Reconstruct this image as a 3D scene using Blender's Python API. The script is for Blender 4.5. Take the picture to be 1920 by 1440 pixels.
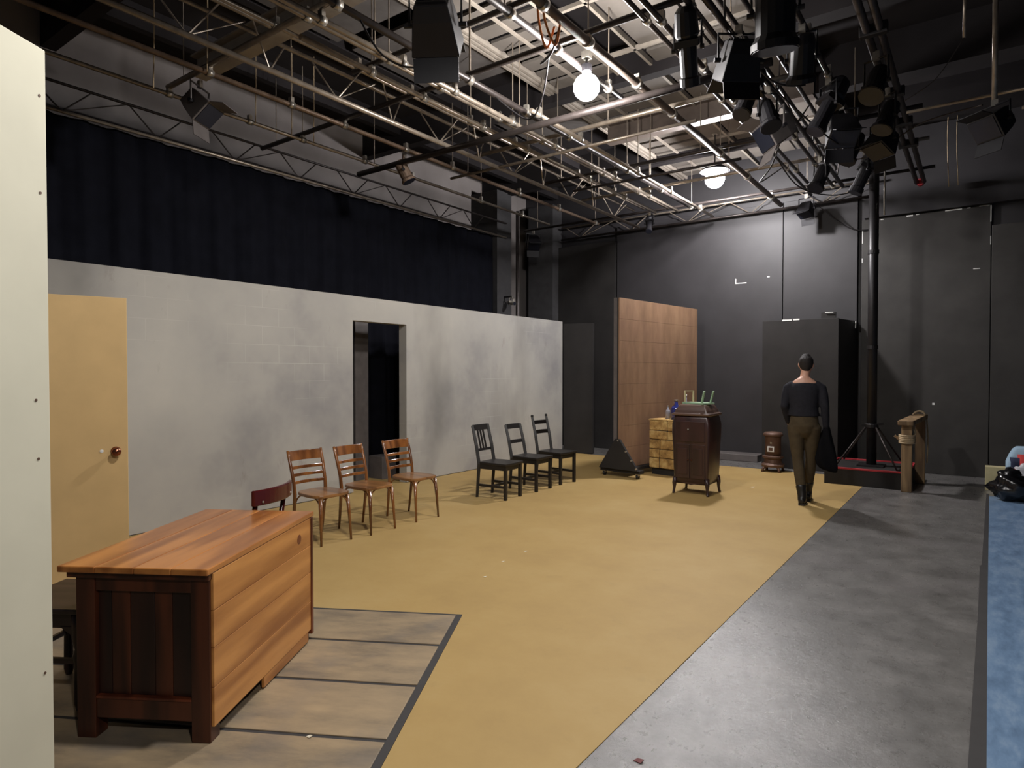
import bpy, bmesh, math, random
from mathutils import Vector, Matrix
random.seed(7)
for o in list(bpy.data.objects): bpy.data.objects.remove(o)
SC = bpy.context.scene
COL = SC.collection
R = math.radians

# ------------------------------------------------------------------ camera
cam_d = bpy.data.cameras.new('camera'); cam_d.sensor_width = 36.0; cam_d.lens = 22.5
cam_d.clip_start = 0.05; cam_d.clip_end = 200
cam = bpy.data.objects.new('camera', cam_d); COL.objects.link(cam)
cam.location = (0, 0, 1.5)
cam.rotation_euler = (R(90 - 1.05), 0, R(36.1))
SC.camera = cam
# ------------------------------------------------------------------ world, light, exposure
SC.view_settings.view_transform = 'Standard'
SC.view_settings.look = 'None'
SC.view_settings.gamma = 1.0
SC.view_settings.use_curve_mapping = False
SC.view_settings.exposure = 0.22
W = bpy.data.worlds.new('world'); SC.world = W; W.use_nodes = True
W.node_tree.nodes['Background'].inputs[0].default_value = (0.80, 0.85, 1.0, 1)
W.node_tree.nodes['Background'].inputs[1].default_value = 0.035
BULB_1 = 460.0      # emission strength of the two work lamps in view
BULB_2 = 620.0
def house_light(name, loc, target, watts, cone, color=(1, .96, .92), size=.10):
    d = bpy.data.lights.new(name, 'SPOT'); d.energy = watts; d.color = color; d.shadow_soft_size = size
    d.spot_size = R(cone); d.spot_blend = .5
    o = bpy.data.objects.new(name, d); COL.objects.link(o); o.location = loc
    o.rotation_euler = (Vector(target)-Vector(loc)).to_track_quat('-Z', 'Y').to_euler(); return o
# work lights of the house hung above and behind the camera
house_light('house_light', (2.6, -0.6, 4.4), (-2.2, 1.6, .6), 330, 80)
house_light('house_light', (-1.5, 2.0, 4.0), (-2.2, 2.2, 0), 270, 150)

# ------------------------------------------------------------------ materials
MATS = {}
def nt(name):
    m = bpy.data.materials.new(name); m.use_nodes = True
    n = m.node_tree; b = n.nodes['Principled BSDF']; MATS[name] = m
    return m, n, b
def lin(c):
    return tuple(((v/255)/12.92 if v/255 <= .04045 else ((v/255+.055)/1.055)**2.4) for v in c) + (1,)
def coords(n, scale=(1, 1, 1), kind='Object'):
    tc = n.nodes.new('ShaderNodeTexCoord'); mp = n.nodes.new('ShaderNodeMapping')
    mp.inputs['Scale'].default_value = scale
    n.links.new(tc.outputs[kind], mp.inputs['Vector']); return mp.outputs['Vector']
def noise(n, vec, scale, detail=4, rough=.55):
    t = n.nodes.new('ShaderNodeTexNoise'); t.inputs['Scale'].default_value = scale
    t.inputs['Detail'].default_value = detail; t.inputs['Roughness'].default_value = rough
    n.links.new(vec, t.inputs['Vector']); return t.outputs['Fac']
def ramp(n, fac, stops):
    r = n.nodes.new('ShaderNodeValToRGB'); e = r.color_ramp.elements
    while len(e) < len(stops): e.new(.5)
    for i, (p, c) in enumerate(stops): e[i].position = p; e[i].color = c
    n.links.new(fac, r.inputs['Fac']); return r.outputs['Color']
def mix(n, fac, a, b, mode='MIX'):
    m = n.nodes.new('ShaderNodeMix'); m.data_type = 'RGBA'; m.blend_type = mode
    for s, v in ((m.inputs[0], fac), (m.inputs[6], a), (m.inputs[7], b)):
        if hasattr(v, 'is_linked'): n.links.new(v, s)
        else: s.default_value = v
    return m.outputs[2]
def bump(n, b, h, strength=.2, dist=.01):
    u = n.nodes.new('ShaderNodeBump'); u.inputs['Strength'].default_value = strength
    u.inputs['Distance'].default_value = dist
    n.links.new(h, u.inputs['Height']); n.links.new(u.outputs['Normal'], b.inputs['Normal'])
def plain(name, c, rough=.6, metal=0, spec=.5, var=.12, scale=8, bmp=0.0):
    m, n, b = nt(name); c = lin(c)
    v = coords(n); f = noise(n, v, scale)
    lo = tuple(x*(1-var) for x in c[:3])+(1,); hi = tuple(min(1, x*(1+var)) for x in c[:3])+(1,)
    n.links.new(ramp(n, f, [(.3, lo), (.7, hi)]), b.inputs['Base Color'])
    b.inputs['Roughness'].default_value = rough; b.inputs['Metallic'].default_value = metal
    b.inputs['Specular IOR Level'].default_value = spec
    if bmp: bump(n, b, noise(n, v, scale*6), bmp, .004)
    return m
def wood(name, c1, c2, axis='y', scale=10, rough=.4, spec=.5, stretch=9, coat=0):
    m, n, b = nt(name)
    s = {'x': (1/stretch, 1, 1), 'y': (1, 1/stretch, 1), 'z': (1, 1, 1/stretch)}[axis]
    tc = n.nodes.new('ShaderNodeTexCoord'); oi = n.nodes.new('ShaderNodeObjectInfo')
    ml = n.nodes.new('ShaderNodeMath'); ml.operation = 'MULTIPLY'; ml.inputs[1].default_value = 37.0
    n.links.new(oi.outputs['Random'], ml.inputs[0])
    ad = n.nodes.new('ShaderNodeVectorMath'); ad.operation = 'ADD'
    n.links.new(tc.outputs['Object'], ad.inputs[0]); n.links.new(ml.outputs[0], ad.inputs[1])
    mp = n.nodes.new('ShaderNodeMapping'); mp.inputs['Scale'].default_value = s
    n.links.new(ad.outputs[0], mp.inputs['Vector']); v = mp.outputs['Vector']
    f = noise(n, v, scale*2.2, 6, .62)
    h = noise(n, v, scale*.5, 2, .5)
    rg = n.nodes.new('ShaderNodeMath'); rg.operation = 'MULTIPLY'; rg.inputs[1].default_value = 26.0
    n.links.new(h, rg.inputs[0]); sn = n.nodes.new('ShaderNodeMath'); sn.operation = 'SINE'; n.links.new(rg.outputs[0], sn.inputs[0])
    s2 = n.nodes.new('ShaderNodeMath'); s2.operation = 'MULTIPLY_ADD'; s2.inputs[1].default_value = .5; s2.inputs[2].default_value = .5; n.links.new(sn.outputs[0], s2.inputs[0])
    k = mix(n, .40, f, s2.outputs[0])
    col = ramp(n, k, [(.25, lin(c1)), (.7, lin(c2))])
    n.links.new(col, b.inputs['Base Color'])
    b.inputs['Roughness'].default_value = rough; b.inputs['Specular IOR Level'].default_value = spec
    b.inputs['Coat Weight'].default_value = coat; b.inputs['Coat Roughness'].default_value = .15
    bump(n, b, k, .12, .003)
    return m
def emit(name, c, s):
    m, n, b = nt(name)
    b.inputs['Emission Color'].default_value = c; b.inputs['Emission Strength'].default_value = s
    b.inputs['Base Color'].default_value = (.8, .8, .8, 1)
    v = coords(n); f = noise(n, v, 3)
    n.links.new(ramp(n, f, [(0, (.8, .8, .8, 1)), (1, (.9, .9, .9, 1))]), b.inputs['Base Color'])
    return m

# scenic grey wall: mottled paint, scuffs, partly brushed-out block lines
def scenic_grey():
    m, n, b = nt('scenic_grey_paint'); v = coords(n)
    big = noise(n, v, .55, 5, .6)
    col = ramp(n, big, [(.30, lin((132, 130, 130))), (.48, lin((164, 161, 155))), (.72, lin((180, 176, 167)))])
    v2 = coords(n, (1, 1, .45)); sc = noise(n, v2, 2.6, 6, .7)
    col = mix(n, ramp(n, sc, [(.62, (0, 0, 0, 1)), (.80, (.55, .55, .55, 1))]), col, lin((104, 88, 74)))
    sm = noise(n, coords(n, (1, .8, .35)), .9, 4, .5)
    col = mix(n, ramp(n, sm, [(.56, (0, 0, 0, 1)), (.74, (.55, .55, .55, 1))]), col, lin((96, 94, 90)))
    sep = n.nodes.new('ShaderNodeSeparateXYZ'); tc = n.nodes.new('ShaderNodeTexCoord')
    n.links.new(tc.outputs['Object'], sep.inputs[0])
    cmb = n.nodes.new('ShaderNodeCombineXYZ')
    n.links.new(sep.outputs['Y'], cmb.inputs['X']); n.links.new(sep.outputs['Z'], cmb.inputs['Y'])
    bk = n.nodes.new('ShaderNodeTexBrick'); bk.inputs['Scale'].default_value = 1
    bk.inputs['Brick Width'].default_value = .40; bk.inputs['Row Height'].default_value = .20
    bk.inputs['Mortar Size'].default_value = .0035; bk.inputs['Mortar Smooth'].default_value = .3
    n.links.new(cmb.outputs[0], bk.inputs['Vector'])
    pt = ramp(n, noise(n, coords(n), .8, 3, .5), [(.54, (0, 0, 0, 1)), (.68, (.42, .42, .42, 1))])
    mk = mix(n, 1.0, bk.outputs['Fac'], pt, 'MULTIPLY')
    col = mix(n, mk, col, lin((196, 194, 186)))
    n.links.new(col, b.inputs['Base Color']); b.inputs['Roughness'].default_value = .75
    b.inputs['Specular IOR Level'].default_value = .25
    bump(n, b, noise(n, v, 60), .1, .002)
    return m
def floor_grey():
    m, n, b = nt('grey_stage_paint'); v = coords(n)
    f = noise(n, v, 3.4, 10, .74); g = noise(n, coords(n, (1, .6, 1)), 22, 8, .75)
    col = ramp(n, f, [(.30, lin((80, 78, 76))), (.52, lin((108, 106, 104))), (.72, lin((130, 127, 125)))])
    col = mix(n, ramp(n, g, [(.50, (0, 0, 0, 1)), (.72, (.6, .6, .6, 1))]), col, lin((84, 81, 78)))
    col = mix(n, ramp(n, noise(n, v, .7, 3, .5), [(.55, (0, 0, 0, 1)), (.62, (.5, .5, .5, 1))]), col, lin((116, 112, 112)))
    n.links.new(col, b.inputs['Base Color'])
    n.links.new(ramp(n, g, [(.3, (.22, .22, .22, 1)), (.7, (.40, .40, .40, 1))]), b.inputs['Roughness'])
    b.inputs['Specular IOR Level'].default_value = .9
    bump(n, b, noise(n, v, 30, 8, .75), .35, .006)
    return m
def floor_yellow():
    m, n, b = nt('yellow_stage_paint'); v = coords(n)
    f = noise(n, v, 1.3, 8, .66)
    col = ramp(n, f, [(.28, lin((162, 134, 84))), (.5, lin((171, 143, 90))), (.75, lin((178, 152, 101)))])
    g = noise(n, v, 5, 6, .65)
    col = mix(n, ramp(n, g, [(.60, (0, 0, 0, 1)), (.75, (.18, .18, .18, 1))]), col, lin((132, 112, 76)))
    n.links.new(col, b.inputs['Base Color']); b.inputs['Roughness'].default_value = .62
    b.inputs['Specular IOR Level'].default_value = .3
    bump(n, b, noise(n, v, 40, 4), .12, .003)
    return m
def blue_floor():
    m, n, b = nt('blue_floor_paint'); v = coords(n)
    f = noise(n, coords(n, (2.5, .8, 1)), 4, 7, .68)
    col = ramp(n, f, [(.3, lin((82, 106, 134))), (.5, lin((106, 133, 164))), (.72, lin((140, 160, 182)))])
    n.links.new(col, b.inputs['Base Color']); b.inputs['Roughness'].default_value = .4
    bump(n, b, noise(n, v, 12, 6), .15, .004)
    return m
def board_paint():
    m, n, b = nt('worn_board_paint'); v = coords(n, (.35, 1, 1))
    f = noise(n, v, 5, 7, .68); g = noise(n, coords(n), 2.2, 4)
    col = ramp(n, f, [(.33, lin((112, 100, 84))), (.5, lin((146, 128, 102))), (.7, lin((168, 146, 114)))])
    col = mix(n, ramp(n, g, [(.48, (0, 0, 0, 1)), (.68, (.6, .6, .6, 1))]), col, lin((112, 106, 100)))
    n.links.new(col, b.inputs['Base Color']); b.inputs['Roughness'].default_value = .55
    bump(n, b, f, .2, .004)
    return m
def brown_scenic():
    m, n, b = nt('brown_scenic_paint'); v = coords(n, (1, 1, .3))
    f = noise(n, v, 4, 6, .65); g = noise(n, coords(n), 1.6, 4)
    col = ramp(n, f, [(.3, lin((116, 90, 70))), (.55, lin((136, 107, 83))), (.75, lin((148, 119, 93)))])
    col = mix(n, ramp(n, g, [(.45, (0, 0, 0, 1)), (.7, (.5, .5, .5, 1))]), col, lin((122, 92, 76)))
    n.links.new(col, b.inputs['Base Color']); b.inputs['Roughness'].default_value = .75
    b.inputs['Specular IOR Level'].default_value = .2
    return m
def stone_paint():
    m, n, b = nt('yellow_stone_paint'); f = noise(n, coords(n), 9, 6, .65)
    col = ramp(n, f, [(.32, lin((120, 92, 52))), (.5, lin((178, 142, 84))), (.7, lin((216, 190, 128)))])
    n.links.new(col, b.inputs['Base Color']); b.inputs['Roughness'].default_value = .8
    bump(n, b, f, .5, .01)
    return m
M = dict(
 grey=scenic_grey(), fgrey=floor_grey(), fyel=floor_yellow(), fblue=blue_floor(), fboard=board_paint(),
 brown=brown_scenic(), stone=stone_paint(),
 joint=plain('dark_joint', (52, 50, 50), .7, bmp=.1),
 blackwall=plain('black_wall_paint', (45, 43, 45), .55, spec=.45, var=.16, scale=2.5, bmp=.05),
 blackwall2=plain('black_wall_paint_worn', (56, 54, 52), .58, spec=.35, var=.2, scale=3, bmp=.05),
 blackflat=plain('black_flat_paint', (42, 40, 39), .7, spec=.3, var=.2, scale=3),
 darkwall=plain('dark_upper_wall', (146, 139, 136), .8, spec=.2, var=.15, scale=1.5),
 pillar=plain('charcoal_pillar', (66, 65, 66), .8, spec=.2),
 drape=plain('black_drape_cloth', (20, 21, 28), .95, spec=.1, var=.2, scale=5),
 ceil=plain('dark_ceiling', (44, 41, 42), .9, spec=.15, var=.2, scale=1.2),
 ceilpanel=plain('pale_ceiling_panel', (110, 104, 98), .8, spec=.2, var=.12, scale=3),
 ceilpanel2=plain('grey_ceiling_panel', (96, 92, 90), .8, spec=.2),
 ceilstrip=plain('pale_ceiling_strip', (158, 149, 138), .7, spec=.3),
 blacksteel=plain('black_steel', (34, 32, 33), .45, .3, var=.2),
 pipe=plain('bare_steel_pipe', (158, 146, 132), .36, .55, var=.2, scale=14),
 rust=plain('rusty_steel_pipe', (126, 106, 90), .5, .4, var=.25, scale=14),
 dpipe=plain('dark_painted_pipe', (60, 54, 52), .4, .4, var=.2, scale=14),
 beam=plain('brown_grey_beam', (104, 92, 84), .6, .2, var=.15),
 zinc=plain('galvanised_clamp', (176, 170, 160), .3, .7, var=.2, scale=30),
 fixture=plain('black_lantern_shell', (25, 24, 28), .5, .1, var=.2),
 fixturegrey=plain('grey_lantern_shell', (98, 92, 90), .55, .1, var=.15),
 lens=plain('lantern_lens', (34, 36, 46), .3, .1, spec=.4),
 rope=plain('pale_rope', (170, 150, 120), .85, bmp=.4, scale=40),
 orope=plain('orange_rope', (186, 116, 60), .85, bmp=.4, scale=40),
 cable=plain('black_cable', (26, 24, 26), .5),
 creamflat=plain('cream_flat_paint', (206, 203, 184), .7, spec=.25, var=.05, scale=3, bmp=.05),
 tan=plain('tan_door_paint', (204, 172, 120), .6, spec=.3, var=.06, scale=4, bmp=.04),
 brass=plain('worn_copper_knob', (150, 92, 70), .22, .9, var=.1),
 desktop=wood('honey_desktop_wood', (140, 84, 40), (188, 124, 64), 'y', 9, .34, coat=.3),
 deskplank=wood('honey_plank_wood', (154, 98, 48), (206, 146, 82), 'y', 7, .45),
 deskdark=wood('dark_stained_wood', (44, 22, 15), (82, 42, 25), 'z', 10, .4),
 deskdark2=wood('darker_stained_wood', (24, 14, 13), (46, 25, 19), 'z', 10, .45),
 deskred=wood('reddish_stained_wood', (70, 32, 18), (110, 54, 30), 'z', 10, .4),
 chairwood=wood('varnished_chair_wood', (84, 48, 22), (132, 82, 40), 'z', 9, .25, coat=.8),
 chairseat=wood('varnished_seat_wood', (100, 66, 38), (146, 102, 60), 'x', 9, .3, coat=.4),
 blackchair=plain('black_chair_paint', (26, 23, 22), .42, var=.2),
 maroon=plain('maroon_lacquer', (72, 20, 22), .2, var=.1, spec=.6),
 stool=wood('black_brown_wood', (24, 16, 14), (46, 32, 27), 'x', 9, .4),
 mahog=wood('mahogany_veneer', (36, 21, 20), (56, 34, 32), 'z', 7, .35, coat=.3),
 lidwood=wood('lit_lid_veneer', (66, 48, 42), (98, 76, 66), 'x', 7, .3, coat=.4),  # paler than the cabinet body: light falling on the lid is put into its colour
 green=plain('pale_green_paint', (138, 166, 136), .5),
 cream2=plain('cream_paint', (188, 178, 140), .6),
 iron=plain('brown_cast_iron', (96, 72, 60), .55, .3, var=.2, scale=12, bmp=.2),
 white=plain('white_tape', (222, 222, 218), .6, var=.03),
 red=plain('red_tape', (172, 44, 52), .5, var=.1),
 timber=wood('rough_timber', (98, 77, 54), (150, 123, 88), 'z', 10, .7),
 blueglass=plain('blue_bottle_glass', (44, 52, 120), .08, .0, spec=.9),
 clearglass=plain('pale_bottle_glass', (150, 150, 160), .1, .0, spec=.9),
 amber=plain('amber_bottle_glass', (130, 60, 40), .1, spec=.8),
 skin=plain('skin', (196, 150, 128), .5, var=.05),
 hair=plain('dark_hair', (26, 20, 18), .7, var=.3, scale=60, bmp=.6),
 sweater=plain('charcoal_knit', (36, 36, 42), .9, spec=.2, var=.15, scale=30, bmp=.3),
 trouser=plain('olive_trouser_cloth', (72, 62, 46), .9, spec=.2, var=.15, scale=16, bmp=.2),
 boot=plain('black_boot_leather', (24, 21, 20), .4),
 coat=plain('black_coat_cloth', (15, 15, 18), .95, spec=.1, bmp=.2),
 bagblack=plain('black_plastic_bag', (18, 18, 20), .18, spec=.7, bmp=.3),
 bagwhite=plain('silver_plastic_bag', (206, 206, 210), .25, spec=.6, bmp=.3),
 packblue=plain('pale_blue_fabric', (150, 176, 196), .8), packnavy=plain('navy_fabric', (34, 42, 70), .8),
 packred=plain('red_fabric', (186, 52, 50), .8), box=plain('tan_cardboard', (188, 178, 138), .8),
 scrap=plain('paper_scrap_white', (224, 216, 196), .8), redscrap=plain('dark_red_scrap', (96, 30, 30), .6),
 bulb1=emit('lit_bulb_glass', (1, .96, .93, 1), BULB_1), bulb2=emit('lit_bulb_glass_cool', (1, .97, .98, 1), BULB_2),
)

# ------------------------------------------------------------------ mesh helpers
class MB:
    def __init__(s): s.v = []; s.f = []
    def add(s, vs, fs):
        k = len(s.v); s.v += [tuple(v) for v in vs]; s.f += [tuple(i+k for i in f) for f in fs]; return s
    def box(s, x0, x1, y0, y1, z0, z1, m=None):
        vs = [Vector((x, y, z)) for z in (z0, z1) for y in (y0, y1) for x in (x0, x1)]
        if m: vs = [m @ v for v in vs]
        return s.add(vs, [(0, 2, 3, 1), (4, 5, 7, 6), (0, 1, 5, 4), (2, 6, 7, 3), (0, 4, 6, 2), (1, 3, 7, 5)])
    def bar(s, p, q, w, h=None, upv=(0, 0, 1)):
        p, q = Vector(p), Vector(q); h = h or w; d = (q-p).normalized(); u = Vector(upv)
        if abs(d.dot(u)) > .98: u = Vector((1, 0, 0))
        a = d.cross(u).normalized()*w/2; b = a.cross(d).normalized()*h/2
        vs = [p-a-b, p+a-b, p+a+b, p-a+b, q-a-b, q+a-b, q+a+b, q-a+b]
        return s.add(vs, [(0, 1, 2, 3), (7, 6, 5, 4), (0, 4, 5, 1), (1, 5, 6, 2), (2, 6, 7, 3), (3, 7, 4, 0)])
    def tube(s, pts, r, n=8, cap=True):
        pts = [Vector(p) for p in pts]; rs = r if isinstance(r, (list, tuple)) else [r]*len(pts)
        k = len(s.v); prev = None
        for i, p in enumerate(pts):
            d = ((pts[min(i+1, len(pts)-1)]-pts[max(i-1, 0)])).normalized()
            if prev is None:
                u = Vector((0, 0, 1)) if abs(d.z) < .9 else Vector((1, 0, 0)); a = d.cross(u).normalized()
            else: a = (prev-d*prev.dot(d)).normalized()
            prev = a; b = d.cross(a)
            for j in range(n):
                t = 2*math.pi*j/n; s.v.append(tuple(p+(a*math.cos(t)+b*math.sin(t))*rs[i]))
        for i in range(len(pts)-1):
            for j in range(n):
                s.f.append((k+i*n+j, k+i*n+(j+1) % n, k+(i+1)*n+(j+1) % n, k+(i+1)*n+j))
        if cap:
            s.f.append(tuple(k+j for j in reversed(range(n)))); e = k+(len(pts)-1)*n
            s.f.append(tuple(e+j for j in range(n)))
        return s
    def ring(s, rings, cap=True):      # loft equal-length loops
        k = len(s.v); n = len(rings[0])
        for r in rings: s.v += [tuple(p) for p in r]
        for i in range(len(rings)-1):
            for j in range(n): s.f.append((k+i*n+j, k+i*n+(j+1) % n, k+(i+1)*n+(j+1) % n, k+(i+1)*n+j))
        if cap:
            s.f.append(tuple(k+j for j in reversed(range(n)))); e = k+(len(rings)-1)*n
            s.f.append(tuple(e+j for j in range(n)))
        return s
    def lathe(s, prof, c=(0, 0, 0), n=16, m=None):
        c = Vector(c)
        rs = [[c+(m @ Vector((r*math.cos(2*math.pi*j/n), r*math.sin(2*math.pi*j/n), z)) if m else Vector((r*math.cos(2*math.pi*j/n), r*math.sin(2*math.pi*j/n), z))) for j in range(n)] for r, z in prof]
        return s.ring(rs)
    def prism(s, poly, z0, z1, m=None):    # polygon in xy extruded in z
        f = lambda x, y, z: (m @ Vector((x, y, z))) if m else Vector((x, y, z))
        return s.ring([[f(x, y, z0) for x, y in poly], [f(x, y, z1) for x, y in poly]])
    def build(s, name, mat, parent=None, smooth=False, bev=0, origin=None):
        me = bpy.data.meshes.new(name)
        o = bpy.data.objects.new(name, me); COL.objects.link(o)
        v = s.v
        if parent is None:
            if origin is None:
                xs, ys, zs = zip(*v); origin = ((min(xs)+max(xs))/2, (min(ys)+max(ys))/2, min(zs))
            v = [(a-origin[0], b-origin[1], c-origin[2]) for a, b, c in v]; o.location = origin
        else: o.parent = parent
        me.from_pydata(v, [], s.f); me.update()
        bm = bmesh.new(); bm.from_mesh(me); bmesh.ops.recalc_face_normals(bm, faces=bm.faces); bm.to_mesh(me); bm.free()
        if smooth: me.polygons.foreach_set('use_smooth', [len(p.vertices) <= 4 for p in me.polygons])
        me.materials.append(MATS[mat] if isinstance(mat, str) and mat in MATS else (M[mat] if isinstance(mat, str) else mat))
        if bev:
            b = o.modifiers.new('bevel', 'BEVEL'); b.width = bev; b.segments = 2; b.limit_method = 'ANGLE'
        return o
def tag(o, label, cat=None, group=None, kind=None):
    o['label'] = label
    if cat: o['category'] = cat
    if group: o['group'] = group
    if kind: o['kind'] = kind
    return o
def thing(name, label, cat, loc=(0, 0, 0), rz=0, group=None, rot=None):
    o = bpy.data.objects.new(name, None); COL.objects.link(o); o.location = loc
    o.rotation_euler = rot or (0, 0, rz); o.empty_display_size = .1
    return tag(o, label, cat, group)
def copy_tree(o, parent=None):
    c = o.copy(); COL.objects.link(c); c.parent = parent
    for ch in o.children: copy_tree(ch, c)
    return c
def aim(p, q):     # matrix whose -z axis looks from p to q
    return (Vector(q)-Vector(p)).to_track_quat('-Z', 'Y').to_euler()
NUM = ['first', 'second', 'third', 'fourth', 'fifth', 'sixth', 'seventh', 'eighth', 'ninth', 'tenth', 'eleventh', 'twelfth', 'thirteenth', 'fourteenth', 'fifteenth', 'sixteenth']

# ================================================================== THE SETTING
S = 'structure'
tag(MB().box(-9, 6, -4, 11.5, -.06, 0).build('floor', 'fgrey', origin=(0, 0, 0)), 'mottled grey painted stage floor', 'floor', kind=S)
yel = MB().box(-8.2, -1.215, -4, 10.25, 0, .004).build('floor', 'fyel', origin=(0, 0, 0))
tag(yel, 'ochre yellow painted acting area of the stage floor', 'floor', kind=S)
tag(MB().prism([(.0, -4), (6, -4), (6, 9.62), (.118, 9.62), (.06, 4.94), (.04, 3.0)], 0, .006).build('floor', 'fblue', origin=(0, 0, 0)), 'worn blue painted floor strip along the right side', 'floor', kind=S)
st = MB()
st.prism([(-.06, -4), (.0, -4), (.04, 3.0), (.06, 4.94), (.118, 9.8), (.092, 9.8), (.034, 6.15), (.022, 6.1), (.012, 4.9), (-.017, 2.96)], 0, .005)
tag(st.build('trim_1', 'joint'), 'dark strip between the grey and the blue floor', 'floor strip', kind=S)
# painted floor boards, turned thirty degrees
ang = R(29)
fb = MB().box(-3.2, 0, -3.6, 0, .004, .008).build('floor', 'joint', origin=(0, 0, 0)); fb.location = (-2.555, 2.985, 0); fb.rotation_euler = (0, 0, ang)
tag(fb, 'painted wooden floorboards with dark joints under the desk', 'floorboards', kind=S)
yb = -.018
for k in range(8):
    w = .455 if k else .445
    MB().box(-3.2, -.035, yb-w+.012, yb-.012, .006, .013).build('plank', 'fboard', fb, bev=.003)
    yb -= w
# walls
wb = MB().box(-9, 4, 11.34, 11.5, 0, 5.4).build('wall_back', 'blackwall', origin=(0, 11.34, 0)); tag(wb, 'black painted back wall of the theatre', 'wall', kind=S)
for x0, x1, z1, mt in ((-5.70, -2.655, 4.32, 'blackwall'), (-2.645, -1.55, 4.32, 'blackwall'), (-1.49, .12, 3.86, 'blackwall2'), (.13, 1.35, 3.57, 'blackwall2'), (1.36, 2.6, 3.57, 'blackwall2')):
    p = MB().box(x0, x1, -.06, 0, 0, z1).build('panel', mt, wb, bev=.004)
for x0, x1, z0, z1 in ((-3.42, -3.24, 3.03, 3.045), (-3.43, -3.415, 3.03, 3.12), (-1.39, -1.28, 3.835, 3.85), (-1.24, -1.2, 3.83, 3.842), (-.9, -.82, 3.83, 3.852), (-.78, -.74, 3.84, 3.852), (-.42, -.22, 3.842, 3.858), (-.16, -.12, 3.845, 3.856), (-.02, .1, 3.85, 3.86), (.11, .12, 3.62, 3.85), (.112, .12, 3.3, 3.42), (-1.488, -1.478, 3.5, 3.7), (-1.488, -1.478, 3.2, 3.27), (-.08, -.0, 2.97, 2.982), (-2.9, -2.86, 3.1, 3.12), (-.55, -.52, 1.02, 1.05)):
    MB().box(x0, x1, -.064, -.058, z0, z1).build('tape_scrap', 'white', wb)
wl = MB().box(-8.1, -7.9, -4, 11.5, 0, 5.4).build('wall_left', 'darkwall', origin=(-8, 3, 0)); tag(wl, 'dull grey left wall above the black curtain', 'wall', kind=S)
tag(MB().box(-7.9, -7.27, 9.5, 9.95, 0, 4.9).build('wall_left', 'pillar'), 'charcoal pillar where the black curtain ends', 'pillar', kind=S)
tag(MB().box(-7.6, -7.0, 11.0, 11.34, 0, 4.9).build('wall_back', 'pillar'), 'charcoal pillar in the far left corner', 'pillar', kind=S)
tag(MB().box(-7.0, -5.72, 11.22, 11.33, 0, 4.05).build('wall_back', 'blackflat'), 'blackest section of the back wall beside the corner pillar', 'wall', kind=S)
tag(MB().box(-1.45, 4, 11.20, 11.335, 3.87, 4.19).build('trim_2', 'blackwall'), 'black beam above the right back wall panels', 'beam', kind=S)
tag(MB().box(-3.75, -2.95, 10.95, 11.28, 0, .12).build('trim_3', 'fixturegrey', bev=.01), 'low grey ledge at the foot of the back wall', 'ledge', kind=S)
wr = MB().box(5.9, 6.1, -4, 11.5, 0, 5.4).build('wall_right', 'blackwall', origin=(6, 3, 0)); tag(wr, 'black right wall outside the picture', 'wall', kind=S)
# ceiling
CE = MB().box(-9, 6.1, -4, 11.5, 5.3, 5.4).build('ceiling', 'ceil', origin=(0, 0, 5.3)); tag(CE, 'dark ceiling over the lighting grid', 'ceiling', kind=S)
for y in (1.0, 2.6, 6.9, 9.9):
    MB().box(-7.9, -1.6, y-.07, y+.07, -.42, 0).build('joist', 'ceil', CE)
for y in (1.5, 3.2, 4.9, 6.6, 8.4, 10.1):
    MB().box(-1.6, 5.9, y-.10, y+.10, -.5, 0).build('joist', 'ceil', CE)
for x in (-7.1, -5.75):
    MB().box(x-.05, x+.05, -3.9, 11.3, -.24, 0).build('joist', 'ceil', CE)
# slatted pale boards between two steel rails
y = 3.95; k = 0
while y < 10.9:
    MB().box(-4.24, -3.46, y+.045, y+.25, -.30, -.27).build('ceiling_board', 'ceilpanel', CE)
    y += .288
for x in (-4.40, -4.34, -4.28, -3.44, -3.03):
    MB().box(x-.016, x+.016, 3.6, 11.2, -.33, -.27).build('ceiling_rail', 'ceilstrip', CE)
MB().box(-3.92, -3.89, 3.6, 11.2, -.325, -.30).build('ceiling_rail', 'ceilstrip', CE)
for y0, y1 in ((3.0, 4.1), (4.16, 5.3), (5.36, 6.5), (6.56, 8.05), (8.36, 9.5), (9.56, 10.8)):
    for x0, x1 in ((-2.97, -2.36), (-2.33, -1.72)):
        MB().box(x0, x1, y0, y1, -.30, -.27).build('ceiling_panel', 'ceilpanel', CE)
for y0, y1 in ((3.0, 4.85), (6.95, 8.05), (8.36, 10.8)): MB().box(-3.41, -3.05, y0, y1, -.30, -.27).build('ceiling_panel', 'ceilpanel', CE)
for y in (4.13, 5.33, 6.4, 9.53):
    MB().box(-3.42, -1.72, y-.02, y+.02, -.33, -.29).build('ceiling_rail', 'ceilstrip', CE)
for x0, x1, y0, y1 in ((-5.6, -4.5, 3.3, 4.5), (-5.6, -4.5, 4.7, 6.1), (-5.6, -4.5, 7.2, 8.3)):
    MB().box(x0, x1, y0, y1, -.26, -.23).build('ceiling_panel', 'ceilpanel2', CE)
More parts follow.
